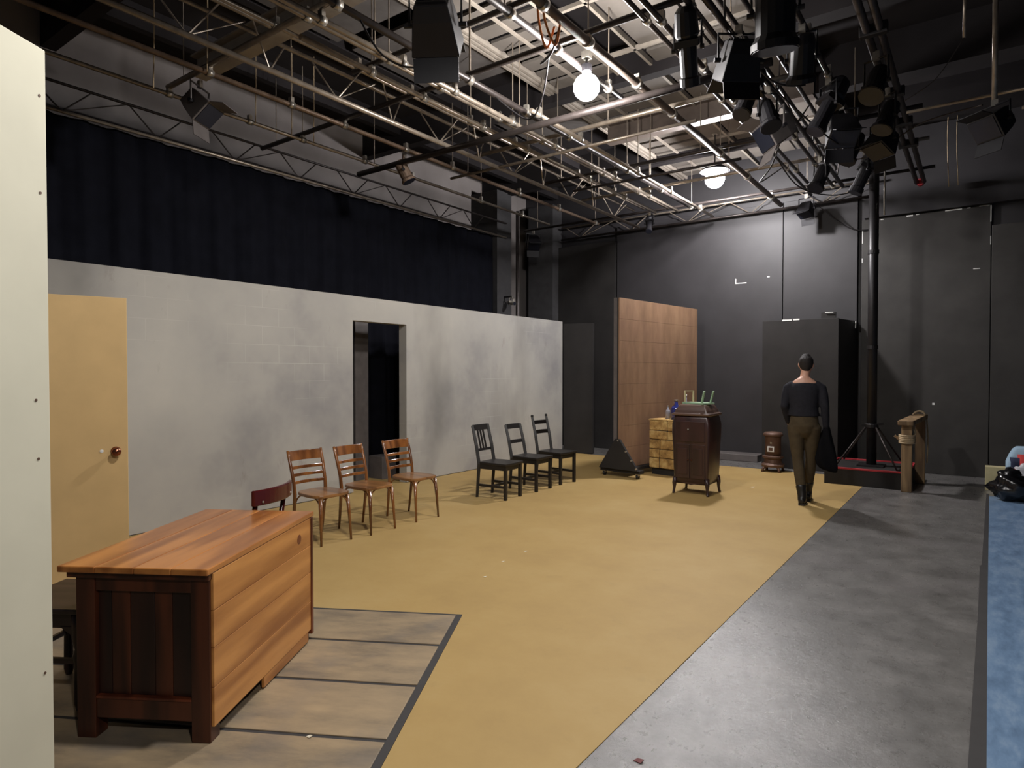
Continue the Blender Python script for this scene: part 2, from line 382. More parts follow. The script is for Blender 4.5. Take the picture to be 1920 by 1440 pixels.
# steel I-beams
def ibeam(name, label, x0, x1, y, z0, z1, w, mat):
    b = thing(name, label, 'beam', (x0, y, z0)); b['kind'] = S
    L = x1-x0; h = z1-z0
    MB().box(0, L, -.012, .012, .015, h-.015).build('web', mat, b)
    MB().box(0, L, -w/2, w/2, 0, .018).build('flange', mat, b); MB().box(0, L, -w/2, w/2, h-.018, h).build('flange', mat, b)
ibeam('trim_4', 'brown steel beam crossing the pale ceiling panels', -4.3, -1.6, 8.22, 4.74, 5.0, .16, 'beam')
ibeam('trim_5', 'pale flanged beam over the left front of the grid', -6.3, -3.3, 3.35, 4.42, 4.62, .16, 'ceilstrip')

# ================================================================== SCENERY
# grey block-painted flat wall with a doorway
X0 = -6.25
gw = thing('scenery_wall', 'long grey scenic flat painted like concrete blocks with a doorway', 'stage flat', (X0, 0, 0))
def gp(name, y0, y1, z0, z1): return MB().box(-.03, 0, y0, y1, z0, z1).build(name, 'grey', gw)
gp('panel', .3, 5.235, .012, 2.445); gp('panel', 6.15, 10.16, .012, 2.44); gp('header', 5.235, 6.15, 2.142, 2.4425)
MB().box(-.14, -.03, 6.15, 6.18, 0, 2.142).build('jamb', 'grey', gw); MB().box(-.14, -.03, 5.205, 5.235, 0, 2.142).build('jamb', 'grey', gw)
MB().box(-.14, -.03, 5.2, 6.18, 2.142, 2.17).build('lintel', 'grey', gw)
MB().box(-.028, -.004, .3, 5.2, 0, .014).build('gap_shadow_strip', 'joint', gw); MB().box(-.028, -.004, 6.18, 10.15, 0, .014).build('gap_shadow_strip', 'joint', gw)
for y in (1.2, 3.1, 4.4, 7.3, 9.2): MB().box(-.12, -.03, y-.04, y+.04, 0, 2.43).build('stile', 'timber', gw)
bf = thing('masking_flat', 'black masking flat at the far end of the grey scenic wall', 'stage flat', (-6.24, 10.19, 0), R(12))
MB().box(.0, .56, 0, .03, .01, 2.40).build('panel', 'blackflat', bf); MB().box(.0, .05, .03, .09, .01, 2.40).build('stile', 'blackflat', bf); MB().box(.51, .56, .03, .09, .01, 2.40).build('stile', 'blackflat', bf)
# cream flat in the left foreground
d = R(29)
cf = thing('scenery_flat', 'cream painted scenery flat at the left edge of the picture', 'stage flat', (-2.215, .722, 0), d)
MB().box(-.045, 0, -1.25, 0, 0, 2.44).build('panel', 'creamflat', cf, bev=.003)
for z in (2.30, 2.02, 1.42, 1.25, .62): MB().lathe([(.004, 0), (.004, .002)], (.0, -.02-.03*((z*7) % 1), z), 8, Matrix.Rotation(R(90), 4, 'Y')).build('nail_head', 'iron', cf)
# tan door
dd = math.atan2(-.3205, .947)
td = thing('stage_door', 'plain tan slab door with a copper knob standing before the grey wall', 'door', (-4.93, 2.082, 0), dd)
MB().box(-.045, 0, -.86, 0, .006, 2.03).build('door_slab', 'tan', td, bev=.003)
kn = MB().lathe([(.001, 0), (.032, 0), (.032, .006), (.014, .012), (.012, .03), (.026, .038), (.031, .052), (.026, .066), (.001, .071)], (0, -.075, .94), 20, Matrix.Rotation(R(90), 4, 'Y')).build('knob', 'brass', td, smooth=True); kn['label'] = 'round copper door knob'
MB().lathe([(.001, 0), (.012, 0), (.012, .003), (.001, .004)], (0, -.16, .945), 12, Matrix.Rotation(R(90), 4, 'Y')).build('pale_disc', 'white', td)  # small white disc on the slab beside the knob
# things inside the doorway
tag(MB().box(-6.95, -6.91, 5.83, 6.06, 0, 2.3).build('board', 'fixturegrey', bev=.004), 'tall narrow grey board standing behind the open doorway', 'board')
tag(MB().box(-6.98, -6.70, 6.12, 6.38, 0, .32).build('crate', 'fixturegrey', bev=.006), 'small dark grey crate on the floor behind the doorway', 'crate')
# black curtain
cm = MB(); n = 260; rows = 10; vs = []; fs = []
for i in range(n+1):
    yy = -.9+10.38*i/n
    for j in range(rows+1):
        z = .02+4.02*j/rows
        vs.append((-7.34+.035*math.sin(yy*17+.6*math.sin(yy*2.1))*(1-.35*j/rows)+.012*math.sin(yy*41+z), yy, z))
for i in range(n):
    for j in range(rows):
        a = i*(rows+1)+j; fs.append((a, a+rows+1, a+rows+2, a+1))
cu = cm.add(vs, fs).build('curtain', 'drape', smooth=True); sol = cu.modifiers.new('thick', 'SOLIDIFY'); sol.thickness = .006
tag(cu, 'full length black stage curtain along the left wall', 'curtain')
# brown flat on casters
bw = thing('scenery_wagon', 'brown plank-painted scenery flat on casters with a triangular black brace', 'stage flat', (-4.13, 8.24, 0), -math.atan2(.29, 2.3))
L = 2.32; zc = .12
z = zc
hs = [.30, .31, .30, .30, .31, .31, .31, .30]
for h in hs:
    MB().box(-.012+random.uniform(-.0015, .0015), .008, 0, L, z+.0008, z+h-.0008).build('painted_plank', 'brown', bw, bev=.002); z += h
MB().box(-.03, -.012, 0, L, zc, z).build('backing', 'blackflat', bw)
for yy in (.03, 1.15, L-.03): MB().box(-.09, -.03, yy-.03, yy+.03, zc, z).build('stile', 'fixturegrey', bw)
MB().box(-.33, .33, .02, .14, .075, .12).build('base_rail', 'blackflat', bw); MB().box(-.33, .33, L-.14, L-.02, .075, .12).build('base_rail', 'blackflat', bw); MB().box(-.06, .08, .14, L-.14, .075, .115).build('base_rail', 'blackflat', bw)
br = MB().ring([[(-.33, -.02, .12), (.33, -.02, .12), (.02, -.02, .55), (-.05, -.02, .55)], [(-.33, .02, .12), (.33, .02, .12), (.02, .02, .55), (-.05, .02, .55)]]).build('brace', 'blackflat', bw); br['label'] = 'black triangular end brace'
for x, zz in ((.30, .15), (.22, .26), (.13, .38), (.0, .53)): MB().lathe([(.001, -.026), (.013, -.026), (.013, .0), (.001, 0)], (x, 0, zz), 8, Matrix.Rotation(R(-90), 4, 'X')).build('bolt', 'zinc', br)
for x in (-.28, .28):
    for yy in (.06, 1.16, L-.08):
        if abs(yy-1.16) < .1:
            if x < 0: continue
            x = .02
        c = MB().tube([(x-.014, yy, .035), (x+.014, yy, .035)], .035, 14).build('caster_wheel', 'cable', bw, smooth=True)
        MB().bar((x, yy, .045), (x, yy, .078), .045, .05).build('caster_fork', 'zinc', c)
# black flat box by the back wall
bb = thing('masking_flat', 'tall black boxed masking flat at the back wall behind the walking person', 'stage flat', (-2.235, 10.56, 0))
MB().box(-.545, .545, 0, .05, 0, 2.31).build('panel', 'blackflat', bb, bev=.004)
MB().ring([[(.545, 0, z_), (.69, .70, z_), (.65, .71, z_), (.505, .05, z_)] for z_ in (0, 2.30)]).build('return_panel', 'blackwall', bb, bev=.004)
MB().box(-.545, -.50, .05, .70, 0, 2.30).build('return_panel', 'blackwall', bb, bev=.004)
MB().box(.30, .50, .02, .06, 2.31, 2.40).build('top_block', 'blackflat', bb)
for x0, x1, z0, z1 in ((-.25, -.11, 2.297, 2.318), (-.09, .0, 2.30, 2.322), (.36, .47, 2.392, 2.405)): MB().box(x0, x1, -.006, .002, z0, z1).build('tape_scrap', 'white', bb)
MB().bar((.685, .60, 2.18), (.688, .61, 2.29), .012, .05, (0, 1, 0)).build('tape_scrap', 'white', bb)

# ================================================================== FURNITURE
# desk
dk = thing('desk', 'honey-coloured wooden desk with dark panelled end in the left foreground', 'desk', (-2.989, 1.606, 0), R(31.4))
for i, (x0, x1) in enumerate(((-.315, -.155), (-.155, .01), (.01, .165), (.165, .318))):
    MB().box(x0+.0006, x1-.0006, -.535, .535, .698, .724).build('top_plank', 'desktop', dk, bev=.004)
for x0, x1, y0, y1 in ((-.262, -.182, -.50, -.43), (.225, .305, -.50, -.43), (-.262, -.182, .43, .50), (.235, .300, .445, .50)):
    MB().box(x0, x1, y0, y1, 0.013, .698).build('leg', 'deskdark', dk, bev=.003)
MB().box(-.182, .225, -.495, -.465, .615, .698).build('top_rail', 'deskdark', dk, bev=.003)
br_ = MB().box(-.182, .225, -.495, -.465, .095, .175).build('bottom_rail', 'deskdark', dk, bev=.003)
MB().box(-.182, .225, -.500, -.465, .175, .187).build('moulding', 'deskred', br_, bev=.003)
xs = [-.182, -.125, -.045, .06, .135, .225]
for i in range(5):
    MB().box(xs[i]+.001, xs[i+1]-.001, -.478, -.466, .187, .615).build('end_board', ('deskdark2', 'deskdark', 'deskdark2', 'deskdark', 'deskdark2')[i], dk, bev=.002)
MB().box(-.29, .31, -.515, .515, .672, .698).build('apron', 'deskdark', dk, bev=.003)
zz = [.075, .235, .395, .545, .697]
for i in range(4):
    MB().box(.302, .316, -.49, .505, zz[i]+.0008, zz[i+1]-.0008).build('front_plank', 'deskplank', dk, bev=.002)
MB().box(.300, .314, -.06, .46, .022, .075).build('kick_rail', 'deskplank', dk, bev=.002)
kt = MB().lathe([(.001, 0), (.026, 0), (.022, .0012), (.001, .0015)], (.316, .34, .615), 16, Matrix.Rotation(R(90), 4, 'Y')).build('wood_knot', 'deskred', dk)
MB().box(.296, .322, .490, .515, .05, .697).build('corner_strip', 'deskred', dk, bev=.003)
MB().box(-.262, -.25, -.43, .43, .1, .68).build('back_panel', 'deskdark', dk, bev=.002)
MB().box(-.18, .235, .47, .49, .1, .68).build('back_panel', 'deskdark', dk, bev=.002)

# varnished café chairs
def arc(c, r, a0, a1, n, ax, ay): return [Vector(c)+Vector(ax)*r*math.cos(a0+(a1-a0)*i/n)+Vector(ay)*r*math.sin(a0+(a1-a0)*i/n) for i in range(n+1)]
def slat_bow(mb, w, z0, z1, xf, bow, th=.011, n=8):
    rs = []
    for i in range(n+1):
        t = -1+2*i/n; y = w*t; xc = -bow*(1-t*t)
        rs.append([(xf(z0)+xc, y, z0), (xf(z0)+xc+th, y, z0), (xf(z1)+xc+th, y, z1), (xf(z1)+xc, y, z1)])
    return mb.ring(rs)
def cafe_chair(label):
    t = thing('cafe_chair', label, 'chair', group='varnished wooden cafe chairs')
    xf = lambda z: -.185-.095*((z-.42)/.36)**1.3 if z > .42 else -.185
    for s in (-1, 1):
        pts = [(-.235, s*.150, 0), (-.21, s*.155, .20), (-.187, s*.160, .40)]+[(xf(q), s*(.160+.012*(q-.42)/.36), q) for q in (.5, .58, .66, .73, .785)]
        MB().tube(pts, [.011, .014, .017, .016, .0155, .015, .014, .012], 10).build('rear_post', 'chairwood', t, smooth=True)
        MB().tube([(.205, s*.155, 0), (.19, s*.148, .22), (.17, s*.14, .405)], [.010, .014, .018], 10).build('leg', 'chairwood', t, smooth=True)
    seat = []
    for i in range(28):
        a = 2*math.pi*i/28; ca, sa = math.cos(a), math.sin(a); e = .62
        seat.append((.0+.205*math.copysign(abs(ca)**e, ca), (.185+.02*ca)*math.copysign(abs(sa)**e, sa)))
    MB().prism(seat, .405, .432).build('seat', 'chairseat', t, bev=.007)
    slat_bow(MB(), .172, .695, .782, xf, .035, .014).build('crest_rail', 'chairwood', t, smooth=False, bev=.004)
    for z in (.635, .57, .505): slat_bow(MB(), .165, z-.014, z+.014, xf, .022, .010).build('back_slat', 'chairwood', t, bev=.003)
    for s in (-1, 1):
        MB().tube(arc((.055, s*.14, .285), .12, 0, math.pi/2, 8, (1, 0, 0), (0, 0, 1)), .007, 6).build('bent_brace', 'chairwood', t, smooth=True)
        MB().tube(arc((-.075, s*.150, .285), .12, math.pi/2, math.pi, 8, (1, 0, 0), (0, 0, 1)), .007, 6).build('bent_brace', 'chairwood', t, smooth=True)
    for s in (-1, 1): MB().tube(arc((.172, s*.035, .30), .108, 0, math.pi/2, 8, (0, s, 0), (0, 0, 1)), .007, 6).build('bent_brace', 'chairwood', t, smooth=True)
    return t
c1 = cafe_chair('varnished brown cafe chair nearest the desk, left of the open doorway')
c1.location = (-4.735, 3.615, .004); c1.rotation_euler = (0, 0, R(-3))
c2 = copy_tree(c1); c2['label'] = 'middle varnished brown cafe chair, in front of the doorway'; c2.location = (-4.70, 4.11, .004); c2.rotation_euler = (0, 0, R(2))
c3 = copy_tree(c1); c3['label'] = 'varnished brown cafe chair at the far side of the doorway, nearest the black chairs'; c3.location = (-4.715, 4.735, .004); c3.rotation_euler = (0, 0, R(-2))

# black painted chairs
def black_chair(label, kind, H, loc, rz):
    t = thing('dining_chair', label, 'chair', loc, rz, 'black wooden chairs by the grey wall')
    w = .158; x0 = -.19; x1 = .19; top = x0-.10
    xf = lambda z: x0-.10*((z-.40)/(H-.40))
    for s in (-1, 1):
        MB().tube([(x0-.03, s*w, 0), (x0, s*w, .40), (xf(.62)+.008, s*w, .62), (top, s*w, H)], [.022, .027, .026, .022], 4).build('rear_post', 'blackchair', t, bev=.003)
        if kind == 'tall': MB().lathe([(.017, 0), (.019, .01), (.019, .024), (.012, .032)], (top, s*w, H-.006), 10).build('finial', 'blackchair', t, smooth=True)
        MB().box(x1-.018, x1+.018, s*w-.018, s*w+.018, 0, .40).build('leg', 'blackchair', t, bev=.003)
        MB().bar((x0-.015, s*w, .15), (x1, s*w, .15), .018, .03).build('stretcher', 'blackchair', t)
    MB().bar((0, -w, .15), (0, w, .15), .018, .03).build('stretcher', 'blackchair', t)
    MB().prism([(-.20, -.165), (.215, -.195), (.225, 0), (.215, .195), (-.20, .165)], .40, .428).build('seat', 'blackchair', t, bev=.006)
    for s in (-1, 1): MB().box(x0, x1, s*w-.009, s*w+.009, .345, .40).build('apron', 'blackchair', t)
    MB().box(x1-.009, x1+.009, -w, w, .345, .40).build('apron', 'blackchair', t)
    rail = lambda z0, z1, bow=.012, nm='back_rail': slat_bow(MB(), w, z0, z1, lambda z: xf(z)-.008, bow, .016).build(nm, 'blackchair', t, bev=.002)
    if kind == 'slat':
        rail(H-.065, H+.005); rail(.545, .575)
        for y in (-.055, 0, .055): MB().bar((xf(.57)-.008, y, .57), (xf(H-.06)-.012, y, H-.06), .022, .012, (1, 0, 0)).build('back_slat', 'blackchair', t)
    elif kind == 'open':
        rail(H-.055, H+.008); rail(.575, .620)
    else:
        rail(H-.105, H-.055, .02); rail(.65, .70, .02)
    return t
black_chair('black wooden chair with three upright back slats, nearest the camera of the black chairs', 'slat', .855, (-4.64, 6.11, .004), R(3))
black_chair('black wooden chair with an open two-rail back, middle of the three black chairs', 'open', .815, (-4.64, 6.775, .004), R(0))
black_chair('tall black ladder-back chair with knobbed posts, farthest of the black chairs', 'tall', .885, (-4.65, 7.395, .004), R(-4))

# maroon chair behind the desk
mc = thing('side_chair', 'maroon lacquered chair mostly hidden behind the wooden desk', 'chair', (-3.62, 2.12, .004), R(205))
for s in (-1, 1):
    MB().tube([(-.22, s*.14, 0), (-.19, s*.15, .44), (-.25, s*.15, .80)], [.014, .018, .014], 8).build('rear_post', 'maroon', mc, smooth=True)
    MB().tube([(.18, s*.16, 0), (.17, s*.16, .42)], [.013, .018], 8).build('leg', 'maroon', mc, smooth=True)
MB().prism([(-.2, -.16), (.2, -.19), (.2, .19), (-.2, .16)], .42, .45).build('seat', 'maroon', mc, bev=.006)
slat_bow(MB(), .20, .735, .825, lambda z: -.265, .05, .022, 12).build('crest_rail', 'maroon', mc, bev=.006)
for s in (-1, 1): MB().lathe([(.001, 0), (.008, 0), (.006, .004), (.001, .005)], (-.288, s*.15, .755), 8, Matrix.Rotation(R(-90), 4, 'Y')).build('screw_cap', 'zinc', mc)

# dark stool left of the desk
sl = thing('stool', 'dark brown wooden stool with turned legs between the cream flat and the desk', 'stool', (-3.40, 1.19, .013), R(31))
MB().box(-.20, .20, -.20, .20, .435, .458).build('seat', 'stool', sl, bev=.006)
for sx in (-1, 1):
    for sy in (-1, 1):
        MB().lathe([(.014, 0), (.022, .03), (.020, .20), (.026, .24), (.018, .27), (.026, .31), (.030, .37), (.030, .435)], (sx*.155, sy*.155, 0), 12).build('leg', 'stool', sl, smooth=True)
for a, b in (((-.155, -.155), (.155, -.155)), ((.155, -.155), (.155, .155)), ((.155, .155), (-.155, .155)), ((-.155, .155), (-.155, -.155))):
    MB().bar((*a, .40), (*b, .40), .018, .075).build('apron', 'stool', sl); MB().bar((*a, .215), (*b, .215), .016, .022).build('stretcher', 'stool', sl)
    m_ = Vector((*a, .36)); e_ = Vector((*b, .36)); 
    for p_, q_ in ((m_, e_), (e_, m_)):
        dr = (q_-p_).normalized(); MB().ring([[p_+dr*.02-Vector((0, 0, .03)), p_+dr*.02+Vector((0, 0, .01)), p_+dr*.08+Vector((0, 0, .01))], [v+Vector((-dr.y, dr.x, 0))*.014 for v in (p_+dr*.02-Vector((0, 0, .03)), p_+dr*.02+Vector((0, 0, .01)), p_+dr*.08+Vector((0, 0, .01)))]]).build('corner_bracket', 'stool', sl)

# gramophone cabinet
vc = thing('gramophone_cabinet', 'dark mahogany gramophone cabinet with bowed sides and domed lid', 'cabinet', (-2.83, 7.79, .004))
def rrect(hx, hy, z, r=.03, n=4):
    o = []
    for cx, cy, a in ((hx-r, hy-r, 0), (-hx+r, hy-r, 90), (-hx+r, -hy+r, 180), (hx-r, -hy+r, 270)):
        for i in range(n+1):
            t = R(a+90*i/n); o.append((cx+r*math.cos(t), cy+r*math.sin(t), z))
    return o
prof = [(.13, .205), (.19, .215), (.35, .222), (.55, .226), (.75, .236), (.86, .236), (.93, .222), (.965, .212)]
MB().ring([rrect(h, h, z_) for z_, h in prof]).build('body', 'mahog', vc, smooth=True)
ld = MB().ring([rrect(.232, .232, .965), rrect(.240, .240, .975), rrect(.240, .240, .990), rrect(.215, .215, 1.0), rrect(.205, .205, 1.03), rrect(.18, .18, 1.075), rrect(.165, .165, 1.095), rrect(.15, .15, 1.10)]).build('lid', 'lidwood', vc, bev=.002)
for sx in (-1, 1):
    dr = MB().box(sx*.006 if sx > 0 else -.185, .185 if sx > 0 else -.006, -.234, -.222, .20, .62).build('door', 'mahog', vc, bev=.006)
    MB().box(sx*.095-.06, sx*.095+.06, -.240, -.233, .25, .57).build('raised_panel', 'mahog', dr, bev=.004)
    MB().lathe([(.001, 0), (.008, 0), (.010, .008), (.001, .014)], (sx*.02, -.236, .43), 10, Matrix.Rotation(R(90), 4, 'X')).build('knob', 'brass', dr, smooth=True)
gr_ = MB().box(-.185, .185, -.242, -.228, .65, .90).build('grille_door', 'mahog', vc, bev=.006)
MB().lathe([(.001, 0), (.010, 0), (.012, .008), (.001, .014)], (-.02, -.242, .80), 10, Matrix.Rotation(R(90), 4, 'X')).build('knob', 'zinc', gr_, smooth=True)
for sx in (-1, 1):
    for sy in (-1, 1):
        MB().tube([(sx*.195, sy*.195, .20), (sx*.207, sy*.207, .13), (sx*.207, sy*.207, .07), (sx*.214, sy*.214, .012), (sx*.218, sy*.218, 0)], [.034, .028, .018, .016, .019], 8).build('leg', 'mahog', vc, smooth=True)
    MB().ring([[(-.18, sx*.208, .16), (-.06, sx*.208, .135), (0, sx*.208, .12), (.06, sx*.208, .135), (.18, sx*.208, .16)], [(-.18, sx*.19, .16), (-.06, sx*.19, .135), (0, sx*.19, .12), (.06, sx*.19, .135), (.18, sx*.19, .16)]]).build('skirt', 'mahog', vc)
# upturned pale green stool on the lid
gs = thing('upturned_stool', 'small pale green stool lying upside down on the gramophone cabinet', 'stool', (-2.83, 7.80, 1.105), R(-24))
MB().box(-.16, .19, -.10, .10, 0, .022).build('seat', 'green', gs, bev=.004)
for x, y, mt in ((.14, -.07, 'green'), (.15, .07, 'green'), (-.135, -.07, 'cream2'), (-.135, .07, 'cream2')):
    MB().bar((x, y, .02), (x+(.045 if x > 0 else -.004), y*1.05, .165), .024 if x > 0 else .014, .020).build('leg', mt, gs, bev=.003)
MB().bar((-.139, -.073, .16), (-.139, .073, .16), .012).build('rung', 'cream2', gs)
# stone pedestal
pd = thing('pedestal', 'pedestal of yellow painted stone blocks in front of the brown flat', 'pedestal', (-3.66, 8.95, 0), R(-8))
MB().box(-.22, .22, -.17, .17, .10, .80).build('core', 'joint', pd)
MB().box(-.20, .20, -.15, .15, .0, .10).build('plinth', 'blackflat', pd)
zz = .10
for i, h in enumerate((.15, .13, .14, .13, .15)):
    cuts = [-.235, -.235+.47*random.uniform(.35, .65), .235]
    for a in range(2):
        j = random.uniform(0, .008)
        MB().box(cuts[a]+.004, cuts[a+1]-.004, -.182-j, .18, zz+.004, zz+h-.004).build('stone_block', 'stone', pd, bev=.012)
    zz += h
MB().box(-.24, .24, -.19, .19, .80, .815).build('top_slab', 'stone', pd, bev=.006)
def bottle(label, mat, loc, h, r, cap='zinc'):
    b = thing('bottle', label, 'bottle', loc, group='bottles on the pedestal')
    MB().lathe([(.001, 0), (r, 0), (r, h*.55), (r*.85, h*.64), (r*.35, h*.74), (r*.32, h*.93), (.001, h*.935)], (0, 0, 0), 16).build('body', mat, b, smooth=True)
    MB().lathe([(r*.4, h*.92), (r*.4, h), (.001, h)], (0, 0, 0), 10).build('cap', cap, b, smooth=True)
bottle('squat deep blue bottle on the stone pedestal', 'blueglass', (-3.53, 8.87, .815), .29, .075)
bottle('tall pale glass bottle beside the blue one on the pedestal', 'clearglass', (-3.45, 9.03, .815), .36, .05, 'white')
bottle('slim pale bottle left of the blue one on the pedestal', 'clearglass', (-3.68, 8.93, .815), .20, .035)
bottle('dark amber bottle at the back of the stone pedestal', 'amber', (-3.63, 9.07, .815), .24, .035)

# parlour stove
sv = thing('stove', 'small rusty brown cast iron parlour stove by the back wall', 'stove', (-2.5, 10.12, 0))
MB().lathe([(.09, .07), (.155, .08), (.165, .11), (.13, .14), (.12, .19), (.15, .215), (.15, .235), (.118, .25)], n=20).build('base', 'iron', sv, smooth=False)
bd = MB().lathe([(.115, .25), (.112, .40), (.115, .52), (.12, .535)], n=20).build('body', 'iron', sv, smooth=True)
MB().box(-.05, .045, -.124, -.108, .31, .39).build('label_plate', 'white', bd); MB().box(-.032, .027, -.128, -.12, .328, .372).build('grate_window', 'iron', bd)
MB().box(-.012, .012, -.122, -.11, .43, .455).build('draught_knob', 'zinc', bd)
MB().lathe([(.12, .535), (.142, .545), (.142, .57), (.12, .595), (.05, .605), (.001, .606)], n=20).build('lid', 'iron', sv, smooth=True)
for a in (45, 135, 225, 315):
    ca, sa = math.cos(R(a)), math.sin(R(a))
    MB().tube([(.11*ca, .11*sa, .10), (.16*ca, .16*sa, .05), (.17*ca, .17*sa, 0)], [.025, .018, .022], 8).build('foot', 'iron', sv, smooth=True)

# black platform with red taped edge
pl = thing('platform', 'low black box platform with red tape along its top edge', 'platform', (-1.19, 9.99, 0))
MB().box(-.485, .485, -.53, .53, 0, .215).build('body', 'blackflat', pl, bev=.004)
for a in ((-.49, .49, -.537, -.515), (-.49, .49, .515, .537)): MB().box(*a, .212, .236).build('red_edge', 'red', pl, bev=.003)
for a in ((-.49, -.468, -.537, .537), (.468, .49, -.537, .537)): MB().box(*a, .2125, .2355).build('red_edge', 'red', pl, bev=.003)
# steel column
cl = thing('steel_column', 'black steel column rising from the platform to the lighting grid', 'column', (-1.18, 10.0, .216))
MB().tube([(0, 0, 0), (0, 0, 4.6)], .062, 16).build('shaft', 'blacksteel', cl, smooth=True)
MB().box(-.16, .16, -.16, .16, 0, .02).build('base_plate', 'blacksteel', cl)
MB().lathe([(.075, .52), (.085, .53), (.085, .57), (.075, .58)], n=16).build('collar', 'blacksteel', cl)
MB().bar((-.12, -.06, .55), (.14, .0, .58), .03).build('clamp_bar', 'blacksteel', cl)
for x, y in ((-.38, -.42), (.34, -.42), (-.40, .40), (.34, .40)): MB().tube([(x, y, .015), (x*.18, y*.18, .53)], .011, 8).build('strut', 'dpipe', cl, smooth=True)
for z0 in (1.6, 2.9): MB().lathe([(.064, z0), (.07, z0), (.07, z0+.05), (.064, z0+.05)], n=16).build('band', 'blacksteel', cl)
# timber hitching rail with rope
hr = thing('hitching_rail', 'rough timber hitching rail bound with rope beside the black platform', 'rail', (-.66, 9.39, 0))
for i, (y, x_) in enumerate(((0, 0), (.82, .09))): MB().box(-.115+x_, x_, y-.05, y+.05, 0, .84 if i == 0 else .86).build('post', 'timber', hr, bev=.008)
MB().ring([[(-.15, -.14, .84), (.02, -.14, .84), (.02, -.14, .90), (-.15, -.14, .90)], [(-.06, .97, .865), (.11, .97, .865), (.11, .97, .93), (-.06, .97, .93)]]).build('beam', 'timber', hr, bev=.01)
for i in range(5): MB().tube(arc((-.057, 0, .62+.022*i), .083, 0, 2*math.pi, 16, (1, 0, 0), (0, 1, 0.02)), .0125, 6).build('rope_turn', 'rope', hr, smooth=True)
for i in range(4): MB().tube(arc((.012, .82+.022*i, .90), .074, 0, 2*math.pi, 16, (1, 0, 0.1), (0, 0, 1)), .013, 6).build('rope_turn', 'rope', hr, smooth=True)
MB().tube([(.0, -.01, .84), (.03, .02, .74), (.01, .0, .66)], .012, 6).build('rope_end', 'rope', hr, smooth=True)
MB().tube([(.10, .86, .90), (.12, .84, .6), (.11, .83, .28)], .010, 6).build('rope_end', 'rope', hr, smooth=True)
MB().bar((-.12, 0, .64), (-.19, -.02, .70), .03, .03).build('peg', 'timber', hr)

# bags at the right edge
def blob(name, mat, parent, c, s, seed, jag=.12, n=3):
    rnd = random.Random(seed); bm = bmesh.new(); bmesh.ops.create_icosphere(bm, subdivisions=n, radius=1)
    ph = [rnd.uniform(0, 6) for _ in range(6)]
    mb = MB(); vs = []
    for v in bm.verts:
        p = v.co; k = 1+jag*(math.sin(p.x*4+ph[0])*math.sin(p.y*5+ph[1])+.7*math.sin(p.z*7+ph[2]+p.x*3)+.4*math.sin(p.y*13+p.z*9+ph[3]))
        q = Vector((p.x*s[0]*k, p.y*s[1]*k, max(-.92, p.z)*s[2]*k)); q.z = max(q.z, -s[2]*.9); vs.append(q+Vector(c))
    mb.add(vs, [tuple(v.index for v in f.verts) for f in bm.faces]); bm.free()
    return mb.build(name, mat, parent, smooth=True)
g1 = thing('rubbish_bag', 'shiny black plastic bag slumped on the blue floor', 'bag', (.33, 9.40, .006))
blob('bag_body', 'bagblack', g1, (0, 0, .15), (.21, .15, .165), 12, .17); blob('bag_neck', 'bagblack', g1, (-.03, .02, .25), (.11, .08, .12), 8, .2)
g2 = thing('carrier_bag', 'crumpled silver white plastic bag behind the black bag', 'bag', (.42, 9.68, .006))
blob('bag_body', 'bagwhite', g2, (0, 0, .19), (.12, .10, .21), 5)
g3 = thing('backpack', 'pale blue, navy and red backpack at the right edge', 'backpack', (.47, 9.95, .006))
MB().ring([rrect(.19, .11, z_, .05) for z_ in (0, .40)]+[rrect(.185-.03*i, .105-.02*i, .40+[0, .10, .16, .19][i], .05) for i in (1, 2, 3)]).build('body', 'packblue', g3, smooth=True)
MB().ring([[(x, y-.02, z_) for x, y, z_ in rrect(.155, .11, zz_, .05)] for zz_ in (.08, .40, .46)]).build('front_pocket', 'packnavy', g3, smooth=True)
MB().ring([[(x+.02, y-.035, z_) for x, y, z_ in rrect(.10, .105, zz_, .05)] for zz_ in (.14, .50)]).build('red_patch', 'packred', g3, smooth=True)
tag(MB().box(.08, .30, 10.12, 10.3, 0, .30).build('cardboard_box', 'box', bev=.004), 'tan cardboard box behind the black bag', 'box')
# scraps on the floor
def scrap(label, x, y, z, s, mat='scrap'):
    tag(MB().ring([[(x-s, y-s*.5, z), (x+s*.8, y-s*.7, z+.002), (x+s, y+s*.6, z+.006), (x-s*.6, y+s*.7, z+.001)], [(x-s, y-s*.5, z+.002), (x+s*.8, y-s*.7, z+.004), (x+s, y+s*.6, z+.008), (x-s*.6, y+s*.7, z+.003)]]).build('paper_scrap', mat), label, 'scrap', 'scraps of paper on the floor')
scrap('white paper scrap on the yellow floor, farthest of three in mid floor', -3.04, 4.36, .004, .014)
scrap('white paper scrap on the yellow floor, middle one of three', -3.02, 4.02, .004, .012)
scrap('white paper scrap on the yellow floor, nearest of three', -2.90, 3.64, .004, .013)
scrap('white paper scrap on the floorboard joint by the desk', -2.19, 1.60, .013, .012)
scrap('white paper scrap on the yellow floor near the walking person', -2.36, 8.55, .004, .022)
scrap('dark red scrap on the grey floor at the bottom edge', -1.044, 2.26, 0, .018, 'redscrap')

